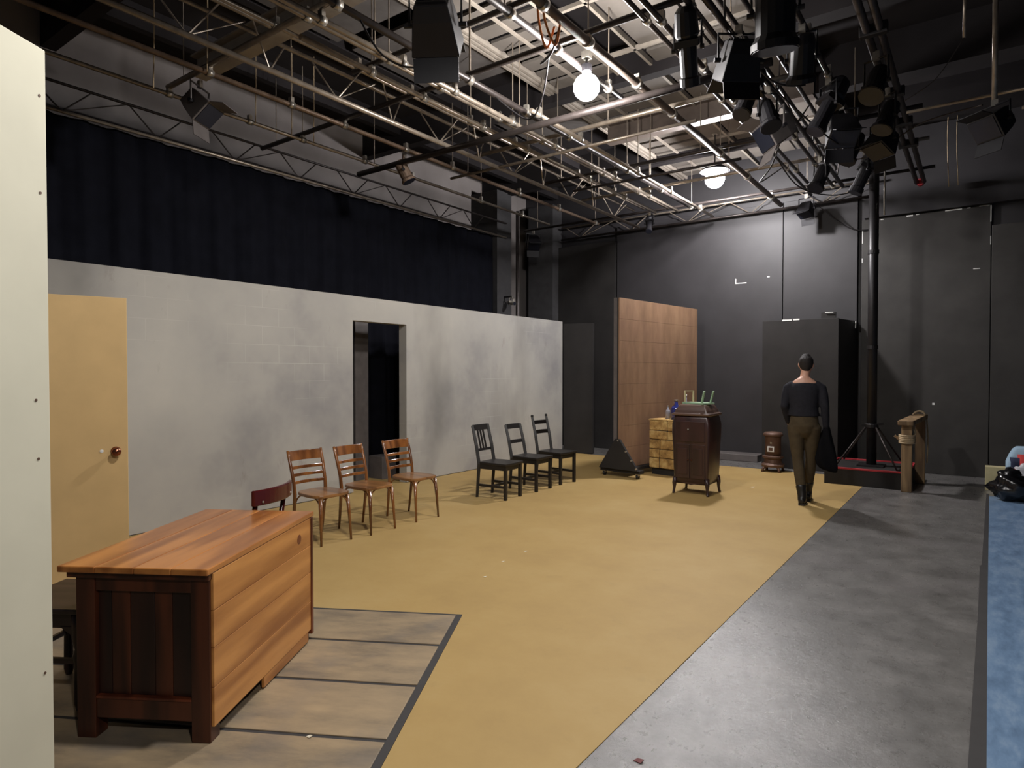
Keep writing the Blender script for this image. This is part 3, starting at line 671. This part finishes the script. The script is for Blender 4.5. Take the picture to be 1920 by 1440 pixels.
# ================================================================== PERSON
PX, PY = -1.60, 7.84
ps = thing('person', 'person in charcoal sweater and olive trousers walking away with a dark coat', 'person', (PX, PY, .004), R(9))
def ell(p, d, rx, ry, n=16, xa=(1, 0, 0)):
    d = Vector(d).normalized(); a = Vector(xa); a = (a-d*a.dot(d)).normalized(); b = d.cross(a)
    return [Vector(p)+a*rx*math.cos(2*math.pi*i/n)+b*ry*math.sin(2*math.pi*i/n) for i in range(n)]
def limb(mb, pts, n=14, xa=(1, 0, 0), ext=True):
    P_ = [Vector(p[0]) for p in pts]; rs = []
    for i, p in enumerate(pts):
        dd_ = P_[min(i+1, len(pts)-1)]-P_[max(i-1, 0)]
        rx, ry = (p[1], p[1]) if len(p) == 2 else (p[1], p[2])
        rs.append(ell(P_[i], dd_, rx, ry, n, xa))
    if ext:
        d0 = (P_[0]-P_[1]).normalized(); d1 = (P_[-1]-P_[-2]).normalized()
        r0 = pts[0][1]; r1 = pts[-1][1]
        rs.insert(0, [Vector(P_[0])+d0*r0*.55+(v-P_[0])*.6 for v in rs[0]]); rs.append([P_[-1]+d1*r1*.55+(v-P_[-1])*.6 for v in rs[-1]])
    return mb.ring(rs)
def melt(mb, name, mat, parent, vox=.011, it=6):
    o = mb.build(name, mat, parent, smooth=True)
    r = o.modifiers.new('remesh', 'REMESH'); r.mode = 'VOXEL'; r.voxel_size = vox; r.use_smooth_shade = True
    s = o.modifiers.new('smooth', 'SMOOTH'); s.factor = .5; s.iterations = it
    return o
LH = [(-.09, 0, .88), (-.062, .005, .49), (-.012, -.085, .10)]
RH = [(.09, 0, .88), (.072, .085, .50), (.035, .20, .12)]
LA = [(-.172, 0, 1.375), (-.205, -.03, 1.11), (-.165, .10, .90)]
RA = [(.172, 0, 1.375), (.212, -.02, 1.11), (.225, .03, .86)]
def hand(mb, w, dirv, side):
    w = Vector(w); d_ = Vector(dirv).normalized(); fwd = Vector((0, 1, 0)); fwd = (fwd-d_*fwd.dot(d_)).normalized(); inn = d_.cross(fwd)*side
    limb(mb, [(w, .024, .020), (w+d_*.04, .036, .017), (w+d_*.085, .038, .016)], 12, tuple(fwd))
    for i, ln in enumerate((.066, .074, .069, .054)):
        b_ = w+d_*.085+fwd*(.028-.019*i); k = b_+d_*ln*.5+inn*.010; e = b_+d_*ln*.85+inn*.032
        limb(mb, [(b_-d_*.01, .0085), (k, .008), (e, .0068)], 8)
    b_ = w+d_*.025+fwd*.028; limb(mb, [(b_, .011), (b_+d_*.03+fwd*.022+inn*.01, .0095), (b_+d_*.058+fwd*.026+inn*.022, .008)], 8)
body = MB()
limb(body, [((0, 0, .86), .150, .105), ((0, 0, .95), .145, .10), ((0, -.005, 1.07), .125, .088), ((0, -.01, 1.20), .145, .098), ((0, -.01, 1.31), .158, .098), ((0, -.010, 1.385), .132, .078), ((0, -.008, 1.410), .098, .066), ((0, 0, 1.432), .060, .054)], 20)
limb(body, [((0, -.005, 1.40), .056, .056), ((.006, .008, 1.47), .050, .052), ((.012, .018, 1.53), .050, .055)], 14)
HC = Vector((.014, .035, 1.585))
limb(body, [((HC.x, HC.y+.02, 1.492), .040, .052), ((HC.x, HC.y+.012, 1.53), .062, .080), ((HC.x, HC.y, 1.585), .073, .094), ((HC.x, HC.y-.006, 1.635), .070, .090), ((HC.x, HC.y-.008, 1.672), .046, .060)], 18)
limb(body, [((HC.x+.012, HC.y+.085, 1.592), .010), ((HC.x+.014, HC.y+.108, 1.562), .014), ((HC.x+.014, HC.y+.098, 1.548), .016)], 8)      # nose
limb(body, [((HC.x-.012, HC.y+.082, 1.525), .010), ((HC.x+.036, HC.y+.078, 1.525), .010)], 8)                                            # lips
for s in (-1, 1): limb(body, [((HC.x+s*.074, HC.y-.004, 1.600), .009, .020), ((HC.x+s*.077, HC.y-.008, 1.580), .010, .019), ((HC.x+s*.073, HC.y-.002, 1.556), .008, .013)], 10)
for A_, s in ((LA, -1), (RA, 1)):
    limb(body, [((A_[0][0]*.60, 0, 1.335), .040), ((A_[0][0]*.95, 0, 1.312), .036), ((Vector(A_[0])*.5+Vector(A_[1])*.5), .043), (A_[1], .036), ((Vector(A_[1])*.5+Vector(A_[2])*.5), .033), (A_[2], .024)], 12)
    hand(body, A_[2], Vector(A_[2])-Vector(A_[1]), -s)
for Lg in (LH, RH):
    limb(body, [(Lg[0], .082), ((Vector(Lg[0])*.5+Vector(Lg[1])*.5), .070), (Lg[1], .052), ((Vector(Lg[1])*.65+Vector(Lg[2])*.35), .052), (Lg[2], .036)], 14)
    a_ = Vector(Lg[2]); limb(body, [(a_+Vector((0, -.03, -.04)), .034, .030), (a_+Vector((0, .06, -.06)), .038, .026), (a_+Vector((0, .14, -.075)), .036, .018)], 12)
melt(body, 'body', 'skin', ps, .0075, 4)
for s in (-1, 1):
    MB().lathe([(.001, -.006), (.011, -.004), (.012, .002), (.001, .006)], (HC.x+.004+s*.030, HC.y+.082, 1.588), 10, Matrix.Rotation(R(-90), 4, 'X')).build('eye', 'white', ps, smooth=True)
    MB().bar((HC.x+.004+s*.014, HC.y+.094, 1.612), (HC.x+.004+s*.048, HC.y+.084, 1.611), .008, .007).build('eyebrow', 'hair', ps)
hair = MB()
limb(hair, [((HC.x, HC.y-.040, 1.525), .046, .050), ((HC.x, HC.y-.030, 1.555), .066, .070), ((HC.x, HC.y-.018, 1.595), .079, .090), ((HC.x, HC.y-.008, 1.64), .077, .095), ((HC.x, HC.y-.008, 1.678), .052, .066)], 18)
melt(hair, 'hair', 'hair', ps, .008, 8)
sw = MB()
limb(sw, [((0, 0, 1.0), .160, .118), ((0, -.003, 1.04), .152, .112), ((0, -.008, 1.10), .145, .106), ((0, -.012, 1.21), .160, .112), ((0, -.012, 1.30), .168, .112), ((0, -.010, 1.345), .150, .104), ((0, -.008, 1.374), .128, .092)], 22, ext=False)
for A_ in (LA, RA):
    limb(sw, [((A_[0][0]*.50, 0, 1.345), .062), ((A_[0][0]*.80, 0, 1.338), .058), ((A_[0][0]*1.0, 0, 1.318), .056), ((Vector(A_[0])*.5+Vector(A_[1])*.5), .053), (A_[1], .047), ((Vector(A_[1])*.5+Vector(A_[2])*.5), .042), (Vector(A_[2])*.92+Vector(A_[1])*.08, .035)], 14)
melt(sw, 'sweater', 'sweater', ps, .010, 6)
tr = MB()
limb(tr, [((0, 0, 1.03), .140, .104), ((0, 0, .96), .150, .112), ((0, -.005, .89), .156, .118), ((0, 0, .82), .12, .10)], 20)
for Lg in (LH, RH):
    limb(tr, [(Vector(Lg[0])*1.0+Vector((0, 0, .0)), .092), ((Vector(Lg[0])*.5+Vector(Lg[1])*.5), .078), (Lg[1], .061), ((Vector(Lg[1])*.6+Vector(Lg[2])*.4), .060), (Vector(Lg[1])*.25+Vector(Lg[2])*.75, .052)], 14)
melt(tr, 'trousers', 'trouser', ps, .010, 10)
for Lg, pit in ((LH, 0), (RH, 0)):
    bt = MB(); a_ = Vector(Lg[2]); k_ = Vector(Lg[1])
    limb(bt, [(a_*.72+k_*.28, .057), (a_*.88+k_*.12, .050), (a_, .048), (a_+Vector((0, -.015, -.05)), .046)], 14)
    zb = a_.z
    limb(bt, [((a_.x, a_.y-.05, .045), .036, .042), ((a_.x, a_.y+.03, .045), .043, .040), ((a_.x+.004, a_.y+.11, .036), .045, .032), ((a_.x+.006, a_.y+.165, .030), .034, .024)], 14)
    o_ = melt(bt, 'boot', 'boot', ps, .009, 3)
    MB().ring([[(a_.x-.034, a_.y-.07, z_), (a_.x+.034, a_.y-.07, z_), (a_.x+.048, a_.y+.06, z_), (a_.x+.04, a_.y+.17, z_), (a_.x, a_.y+.195, z_), (a_.x-.036, a_.y+.165, z_), (a_.x-.042, a_.y+.05, z_)] for z_ in (0, .020)]).build('boot_sole', 'cable', o_)
# coat held in the right hand
rc = Matrix.Translation((PX, PY, 0)) @ Matrix.Rotation(R(9), 4, 'Z')
ct = MB(); rs = []
for z_, rx, ry, ox in ((.905, .028, .022, .226), (.86, .040, .034, .226), (.80, .055, .045, .222), (.70, .085, .055, .215), (.60, .105, .062, .222), (.50, .115, .062, .232), (.42, .105, .055, .245), (.38, .07, .035, .26)):
    rs.append([rc @ Vector((ox+rx*math.cos(t)*(1+.10*math.sin(5*t+z_*9)), .03+ry*math.sin(t)*(1+.18*math.sin(4*t+z_*7)), z_-.02*math.cos(t)*(1 if z_ < .5 else 0))) for t in [2*math.pi*i/28 for i in range(28)]])
co = ct.ring(rs).build('coat', 'coat', smooth=True); sb = co.modifiers.new('sub', 'SUBSURF'); sb.levels = 1; sb.render_levels = 1
tag(co, 'bunched black coat hanging from the right hand of the walking person', 'coat')

# ================================================================== LIGHTING GRID
def pipe_thing(name, label, p, q, r, mat, group=None, clamps=(), rods=(), rod_top=5.28):
    p, q = Vector(p), Vector(q)
    t = thing(name, label, 'pipe', p, group=group)
    MB().tube([(0, 0, 0), q-p], r, 12).build('tube', mat, t, smooth=True)
    d_ = (q-p).normalized()
    for s_ in clamps:
        c = d_*s_
        c_ = MB().tube([c-d_*.03, c+d_*.03], r+.012, 10).build('clamp', 'zinc', t, smooth=True)
        MB().bar(c+Vector((0, 0, r)), c+Vector((0, 0, r+.05)), .035, .05).build('clamp_bolt', 'zinc', c_)
    for s_ in rods:
        c = d_*s_
        MB().tube([c+Vector((0, 0, r)), c+Vector((0, 0, rod_top-(p+c).z))], .006, 6).build('hanger_rod', 'pipe', t)
    return t
CY = (1.0, 3.10, 3.95, 4.62, 5.55, 6.40, 7.92, 9.05, 10.30)
LONG = [  # X, z, radius, material, y0, y1, wording
 (-6.38, 4.20, .020, 'pipe', .6, 9.9, 'thin grey'), (-5.64, 4.20, .024, 'rust', .6, 10.4, 'rusty'),
 (-4.62, 4.30, .018, 'pipe', .8, 10.2, 'slim'), (-4.44, 4.20, .024, 'pipe', 3.2, 10.2, 'bright bare'), (-4.22, 4.24, .024, 'pipe', .8, 10.2, 'bright bare'),
 (-4.04, 4.16, .024, 'pipe', .8, 10.2, 'bright bare'), (-3.86, 4.22, .030, 'dpipe', .8, 10.4, 'thick dark'), (-3.70, 4.16, .022, 'pipe', 5.4, 10.9, 'short bright'), (-2.90, 4.22, .030, 'dpipe', .8, 5.9, 'thick dark'),
 (-2.60, 4.19, .036, 'beam', .8, 10.9, 'wide brown'), (-2.09, 4.20, .020, 'dpipe', .8, 10.6, 'dark'), (-1.97, 4.16, .022, 'dpipe', 2.0, 9.8, 'dark'), (-1.74, 4.20, .022, 'dpipe', 1.0, 10.4, 'dark'), (-1.13, 4.20, .022, 'dpipe', 2.5, 9.6, 'dark')]
for i, (x, z, r, mt, y0, y1, w) in enumerate(LONG):
    cl_ = [y-y0 for y in CY if y0+.05 < y < y1-.05]
    pipe_thing('grid_pipe', '%s grid pipe running toward the back wall, %s such pipe from the black curtain' % (w, NUM[i]), (x, y0, z), (x, y1, z), r, mt, 'lengthwise pipes of the lighting grid', cl_, [c for j, c in enumerate(cl_) if (i+j) % 3 == 0], 5.05)
CROSS = [(1.0, 4.26, -7.2, 3.0, .022, 'dpipe'), (3.10, 4.27, -6.4, -1.5, .026, 'pipe'), (3.95, 4.27, -4.7, -1.2, .022, 'dpipe'), (4.62, 4.27, -7.2, -.5, .026, 'dpipe'), (5.55, 4.055, -6.5, -1.4, .034, 'dpipe'), (6.40, 4.27, -5.3, -1.4, .024, 'pipe'), (6.55, 4.12, -5.8, -2.4, .018, 'pipe'), (7.92, 4.27, -5.2, -.5, .024, 'dpipe'), (8.10, 4.14, -4.8, -2.4, .018, 'dpipe'), (9.05, 4.27, -5.2, -.5, .022, 'pipe'), (10.30, 4.26, -7.2, -.5, .022, 'dpipe')]
for i, (y, z, x0, x1, r, mt) in enumerate(CROSS):
    pipe_thing('cross_pipe', '%s cross pipe of the lighting grid, counted from the camera' % NUM[i], (x0, y, z), (x1, y, z), r, mt, 'cross pipes of the lighting grid', (), [.3, (x1-x0)*.5], 5.05)
# trusses
def truss(label, p, q, drop, mat_lo, mat_hi, r=.022, step=.55, twin=0.0, vert=True):
    p, q = Vector(p), Vector(q); L_ = (q-p).length; d_ = (q-p).normalized(); side = d_.cross(Vector((0, 0, 1))).normalized()
    t = thing('truss', label, 'truss', p, group='pipe trusses')
    MB().tube([(0, 0, 0), d_*L_], r, 12).build('lower_chord', mat_lo, t, smooth=True)
    offs = (0,) if not twin else (-twin, twin)
    for o_ in offs: MB().tube([side*o_+Vector((0, 0, drop)), side*o_+d_*L_+Vector((0, 0, drop))], r*.8, 10).build('upper_chord', mat_hi, t, smooth=True)
    n_ = int(L_/step)
    for k in range(n_):
        a = d_*(k*step+.1); b = d_*((k+.32)*step+.1); c = d_*((k+1)*step+.1)
        o_ = side*(twin if k % 2 else -twin)
        MB().tube([b, a+o_+Vector((0, 0, drop))], .008, 6).build('brace', mat_hi, t); MB().tube([b, d_*((k+.62)*step+.1)-o_+Vector((0, 0, drop))], .008, 6).build('brace', mat_hi, t)
        if k % 2 == 0: MB().tube([b, c+Vector((0, 0, drop))], .006, 6).build('brace', mat_hi, t)
    return t
truss('dark braced truss over the black curtain along the left wall', (-7.24, .3, 4.04), (-7.24, 9.75, 4.04), .27, 'pipe', 'dpipe', .018, .9)
truss('bright braced truss over the yellow floor, nearest to the grey wall', (-5.0, .8, 4.12), (-5.0, 10.75, 4.12), .32, 'pipe', 'pipe', .026, .72, .10)
truss('dark truss crowded with stage lights above the platform side', (-1.60, 2.2, 4.16), (-1.60, 10.2, 4.16), .26, 'dpipe', 'dpipe', .026, .8, .08)
truss('braced pipe truss along the top of the back wall', (-6.9, 11.17, 4.19), (-1.3, 11.17, 4.19), .235, 'dpipe', 'pipe', .020, 1.1)
# twin pipe on the right
tpn = thing('twin_pipe', 'pair of shiny dark pipes clamped together, sloping to the upper right', 'pipe', (-.70, 2.5, 4.2))
for x in (-.045, .045): MB().tube([(x, 0, 0), (x, 8.3, 0)], .030, 12).build('tube', 'dpipe', tpn, smooth=True)
for y in (3.3, 4.7, 5.6, 6.4): MB().box(-.10, .10, y-.03, y+.03, -.045, .045).build('clamp', 'blacksteel', tpn, bev=.006)
MB().tube([(0, 8.28, 0), (0, 8.36, 0)], .05, 12).build('end_cap', 'red', tpn)['label'] = 'red end cap'
# far right pipes
pipe_thing('rear_pipe', 'thin pale pipe crossing high at the upper right edge', (-.6, 7.4, 4.05), (3.5, 7.4, 4.05), .014, 'pipe')
pipe_thing('rear_pipe', 'second pale pipe just below the highest one at the right edge', (.3, 7.7, 3.98), (3.5, 7.7, 3.98), .016, 'pipe')
pipe_thing('drop_pipe', 'vertical shiny drop pipe holding a lantern at the upper right', (.085, 7.0, 3.86), (.085, 7.0, 5.25), .022, 'pipe')
pipe_thing('drop_pipe', 'short thin vertical pipe left of the lantern drop pipe', (-.137, 7.0, 4.47), (-.137, 7.0, 5.25), .012, 'pipe')
pipe_thing('drop_pipe', 'shiny vertical conduit on the black column at grid height', (-1.05, 9.95, 3.62), (-1.05, 9.95, 4.35), .012, 'zinc')
pipe_thing('standing_pipe', 'vertical grey pipe beside the charcoal pillar in the far left corner', (-7.22, 10.08, 0), (-7.22, 10.08, 4.6), .035, 'dpipe')

# ------------------------------------------------------------------ stage lights
def lantern(kind, label, loc, target, mat='fixture', s=1.0, hang=None):
    """loc: centre of the can, target: point it faces; hung by a yoke from a pipe above"""
    t = thing('stage_light', label, 'stage light', loc, group='stage lights on the grid')
    e = aim(loc, target); m_ = e.to_matrix().to_4x4()
    T = lambda v: m_ @ Vector(v)
    if kind == 'par':
        MB().lathe([(.04*s, .17*s), (.075*s, .16*s), (.085*s, .10*s), (.085*s, -.10*s), (.105*s, -.13*s), (.105*s, -.16*s)], (0, 0, 0), 16, m_).build('can', mat, t, smooth=False)
        MB().lathe([(.098*s, -.158*s), (.098*s, -.164*s)], (0, 0, 0), 16, m_).build('lens', 'lens', t)
    elif kind == 'spot':
        MB().lathe([(.05*s, .30*s), (.085*s, .26*s), (.095*s, .10*s), (.070*s, .06*s), (.068*s, -.20*s), (.08*s, -.21*s), (.08*s, -.27*s)], (0, 0, 0), 16, m_).build('can', mat, t)
        MB().lathe([(.072*s, -.265*s), (.072*s, -.275*s)], (0, 0, 0), 16, m_).build('lens', 'lens', t)
        MB().box(-.09*s, .09*s, -.09*s, .09*s, .02*s, .07*s, m_).build('gate', mat, t)
    else:
        MB().ring([[T((x*.10*s, y*.09*s, .14*s)) for x, y in ((-1, -1), (1, -1), (1, 1), (-1, 1))], [T((x*.12*s, y*.11*s, .05*s)) for x, y in ((-1, -1), (1, -1), (1, 1), (-1, 1))], [T((x*.15*s, y*.13*s, -.14*s)) for x, y in ((-1, -1), (1, -1), (1, 1), (-1, 1))]]).build('housing', mat, t, bev=.008)
        MB().box(-.13*s, .13*s, -.11*s, .11*s, -.148*s, -.139*s, m_).build('lens', 'lens', t)
        for k in range(3): MB().box(-.09*s, .09*s, (-.05+.05*k)*s-.006, (-.05+.05*k)*s+.006, .135*s, .150*s, m_).build('vent_fin', mat, t)
        for y in (-1, 1): MB().bar(T((0, y*.13*s, -.14*s)), T((0, y*.22*s, -.25*s)), .28*s, .006, tuple(m_.to_3x3() @ Vector((0, 1, 0)))).build('barn_door', mat, t)
    w = {'par': .10, 'spot': .105}.get(kind, .16)*s; hh = (hang if hang is not None else .26*s)
    xa = (m_.to_3x3() @ Vector((1, 0, 0))); 
    a = xa*w; up = Vector((0, 0, 1))
    MB().tube([a, a+up*hh*.75, up*hh*.75-a, -a], .010, 6).build('yoke', mat, t)
    MB().bar(up*hh*.72, up*hh, .03, .05).build('hook_clamp', 'zinc', t)
    for sg in (-1, 1): MB().tube([a*sg*.9, a*sg*1.2], .018, 8).build('knob', 'fixture', t)
    return t
lantern('flood', 'large black stage flood hanging near the top centre of the picture', (-3.10, 3.34, 3.93), (-3.9, 4.6, 2.6), s=1.15, hang=.30)
lantern('spot', 'dark spotlight on the second dark pipe right of the bright bulb', (-1.80, 4.72, 3.94), (-2.2, 6.5, 1.0), s=.95, hang=.27)
lantern('flood', 'dark boxy flood on the crowded truss right of the first spotlight', (-1.52, 5.05, 3.90), (-2.6, 6.4, .8), s=1.0, hang=.27)
lantern('par', 'big black can light at the top edge, right of the crowded truss', (-1.13, 4.55, 3.92), (-1.3, 5.2, 1.0), s=1.5, hang=.3)
lantern('flood', 'grey boxy flood light on the crowded truss, lit by the far bulb', (-1.66, 6.75, 3.90), (-3.6, 5.2, 2.5), 'fixturegrey', 1.05, .27)
lantern('spot', 'black spotlight with a pale gel frame on the crowded truss', (-1.13, 6.42, 3.91), (-2.4, 5.0, .5), s=1.0, hang=.27)
lantern('par', 'black can light tucked left of the twin pipes', (-.72, 6.15, 3.91), (-1.4, 4.0, .5), s=.95, hang=.27)
lantern('flood', 'black boxy light under the lower end of the twin pipes', (-.84, 7.7, 3.90), (-2.0, 6.0, .6), s=.9, hang=.27)
lantern('flood', 'small dark light hanging from the back wall truss', (-2.22, 10.9, 4.06), (-2.6, 9.6, 1.4), s=.75, hang=.24)
lantern('flood', 'dark light hanging from the vertical drop pipe at the upper right', (.085, 6.98, 3.66), (-.9, 5.8, 2.6), s=.85, hang=.20)
lantern('par', 'brownish can light hanging on the rusty pipe over the grey wall', (-5.74, 5.62, 3.97), (-4.6, 6.6, 1.0), 'rust', .85, .22)
lantern('flood', 'tilted grey flood light high above the cream flat', (-5.90, 3.15, 3.98), (-4.6, 3.9, 2.4), 'fixturegrey', .9, .24)
lantern('spot', 'dark spotlight beside the boxy flood on the crowded truss', (-1.60, 5.62, 3.87), (-2.0, 3.6, .6), s=.95, hang=.27)
lantern('par', 'dark can light at the far end of the crowded truss', (-1.13, 7.75, 3.91), (-2.3, 6.4, .6), s=1.0, hang=.27)
lantern('par', 'black can light where the crowded truss meets the column', (-1.60, 8.6, 3.88), (-2.6, 7.2, .6), s=.95, hang=.26)
lantern('spot', 'dark spotlight at the far end of the bright truss', (-4.55, 10.2, 4.03), (-4.0, 8.6, 1.4), s=.7, hang=.18)
lantern('flood', 'black flood light at the far left corner pipe', (-7.0, 10.3, 4.02), (-5.6, 9.0, 1.2), s=.85, hang=.22)
sl_ = lantern('spot', 'small shiny lamp on the charcoal pillar just above the grey wall', (-7.1, 9.72, 2.80), (-5.2, 8.8, 2.4), 'zinc', .45, .12)
MB().bar((-.18, 0, .12), (0, 0, .12), .03).build('wall_arm', 'blacksteel', sl_)
lantern('par', 'black can light high on the lone dark pipe right of the crowded truss', (-1.13, 5.35, 3.92), (-1.6, 6.9, .9), s=1.05, hang=.27)
lantern('flood', 'black boxy light in the middle of the dark clutter above the column', (-1.13, 7.1, 3.91), (-.4, 5.6, 1.0), s=.95, hang=.27)
lantern('spot', 'black spotlight close to the top of the steel column', (-1.13, 8.75, 3.91), (-2.4, 8.2, .8), s=1.0, hang=.27)
lantern('par', 'black can light on the crowded truss left of the grey flood', (-1.60, 6.2, 3.87), (-.6, 5.2, .9), s=.9, hang=.27)
lantern('par', 'black can light under the middle of the twin pipes', (-.72, 6.95, 3.89), (-1.6, 5.8, 1.0), s=.9, hang=.27)
# ------------------------------------------------------------------ the two lit work lamps
def work_lamp(label, loc, mat, r, top, hood=False):
    t = thing('work_lamp', label, 'work light', loc, group='lit bare work lamps')
    MB().lathe([(.001, -r)]+[(r*math.cos(R(a)), r*math.sin(R(a))) for a in range(-75, 76, 15)]+[(.001, r)], n=20).build('bulb', mat, t, smooth=True)
    MB().lathe([(.03, r*.97), (.045, r+.02), (.045, r+.08), (.02, r+.10)], n=14).build('socket', 'fixture', t)
    if hood: MB().lathe([(.05, r+.07), (.10, r+.055), (.215, r-.03), (.22, r-.038), (.21, r-.04), (.10, r+.035), (.05, r+.05)], n=24).build('hood', 'fixture', t, smooth=True)
    MB().tube([(0, 0, r+.09), (0, 0, top-loc[2])], .010, 8).build('stem', 'blacksteel', t)
    MB().bar((0, 0, top-loc[2]-.03), (0, 0, top-loc[2]+.03), .07, .07).build('clamp', 'zinc', t)
work_lamp('glaring bare work lamp in the middle of the lighting grid', (-2.83, 5.0, 4.02), 'bulb1', .115, 4.30)
work_lamp('glaring bare work lamp near the back wall, under the grid', (-3.17, 9.41, 4.35), 'bulb2', .14, 5.02, hood=True)

# ------------------------------------------------------------------ cables, ropes
def cable(label, pts, r=.008, mat='cable', name='cable', cat='cable', grp='cables of the lighting grid'):
    P_ = [Vector(p) for p in pts]; out = []
    for i in range(len(P_)-1):
        p0 = P_[max(i-1, 0)]; p1 = P_[i]; p2 = P_[i+1]; p3 = P_[min(i+2, len(P_)-1)]
        for k in range(6):
            t = k/6; out.append(.5*((2*p1)+(p2-p0)*t+(2*p0-5*p1+4*p2-p3)*t*t+(3*p1-p0-3*p2+p3)*t**3))
    out.append(P_[-1])
    tag(MB().tube(out, r, 6).build(name, mat, smooth=True), label, cat, grp)
cable('black cable looping below the big flood at the top', (( -3.86, 3.3, 4.22), (-3.75, 3.45, 3.95), (-3.6, 3.7, 3.92), (-3.4, 3.9, 4.2)))
cable('black cable sagging from the crowded truss toward the back wall', ((-1.6, 7.0, 4.16), (-1.9, 7.6, 3.86), (-2.2, 8.2, 3.84), (-2.1, 9.05, 4.25)))
cable('black cable swagging under the far bulb to the column', ((-2.05, 7.92, 4.24), (-1.85, 8.5, 3.82), (-1.6, 9.4, 3.85), (-1.3, 9.92, 4.0)))
cable('black cable drooping along the back wall to the right panels', ((-2.1, 10.9, 4.15), (-1.85, 11.1, 3.9), (-1.6, 11.2, 3.72), (-1.35, 11.27, 3.7)))
cable('grey cable sweeping from the column to the right hand lantern', ((-1.5, 8.3, 4.0), (-1.0, 8.0, 3.86), (-.5, 7.6, 3.98), (.0, 7.05, 3.86)), .007, 'dpipe')
cable('thin cable rising diagonally to the short drop pipe', ((-.6, 7.2, 4.1), (-.35, 7.1, 4.2), (-.137, 7.0, 4.47)), .004, 'dpipe')
cable('dark cable hanging from the brown pipe beside the near bulb', ((-2.6, 4.2, 4.18), (-2.75, 4.3, 4.02), (-2.95, 4.45, 4.05), (-2.9, 4.62, 4.24)))
cable('dark cable looped under the bright pipes in mid grid', ((-3.86, 5.0, 4.2), (-3.6, 5.2, 3.98), (-3.3, 5.0, 4.05), (-3.0, 4.66, 4.24)))
cable('cable tangle loop hanging on the crowded truss', ((-1.6, 5.0, 4.16), (-1.35, 5.3, 3.8), (-1.2, 5.8, 3.9), (-1.55, 6.2, 4.16)))
cable('second cable loop on the crowded truss beside the spotlights', ((-1.6, 6.0, 4.14), (-1.2, 6.9, 3.78), (-1.1, 7.6, 3.85), (-1.55, 8.1, 4.14)))
for i, (x, y, z0, z1, lb) in enumerate(((-5.95, 2.75, 4.02, 5.25, 'thin pale rope hanging to the grey flood above the cream flat'), (-5.60, 3.05, 4.18, 5.25, 'thin pale rope beside the first, knotted on the rusty pipe'), (-6.36, 4.0, 4.2, 5.2, 'hanging pale line over the thin grey pipe, left of three'), (-6.36, 4.45, 4.2, 5.2, 'hanging pale line over the thin grey pipe, middle of three'), (-6.36, 4.75, 4.2, 5.2, 'hanging pale line over the thin grey pipe, right of three'), (-.35, 10.05, 3.9, 5.3, 'thin line hanging near the back beam at right'), (-.25, 10.05, 3.9, 5.3, 'second thin line hanging near the back beam at right'))):
    cable(lb, ((x+.02, y, z1), (x-.01, y+.02, (z0+z1)/2), (x+.01, y, z0)), .006, 'rope', 'rope', 'rope', 'hanging ropes')
for k, dx in enumerate((0, .05)):
    cable(('orange rope', 'second orange rope')[k]+' dangling from the brown pipe at the top', ((-2.72+dx, 4.05, 4.5), (-2.74+dx, 4.1, 4.2), (-2.7+dx*1.6, 4.15, 3.98), (-2.66+dx, 4.2, 4.15)), .009, 'orope', 'rope', 'rope', 'orange ropes')
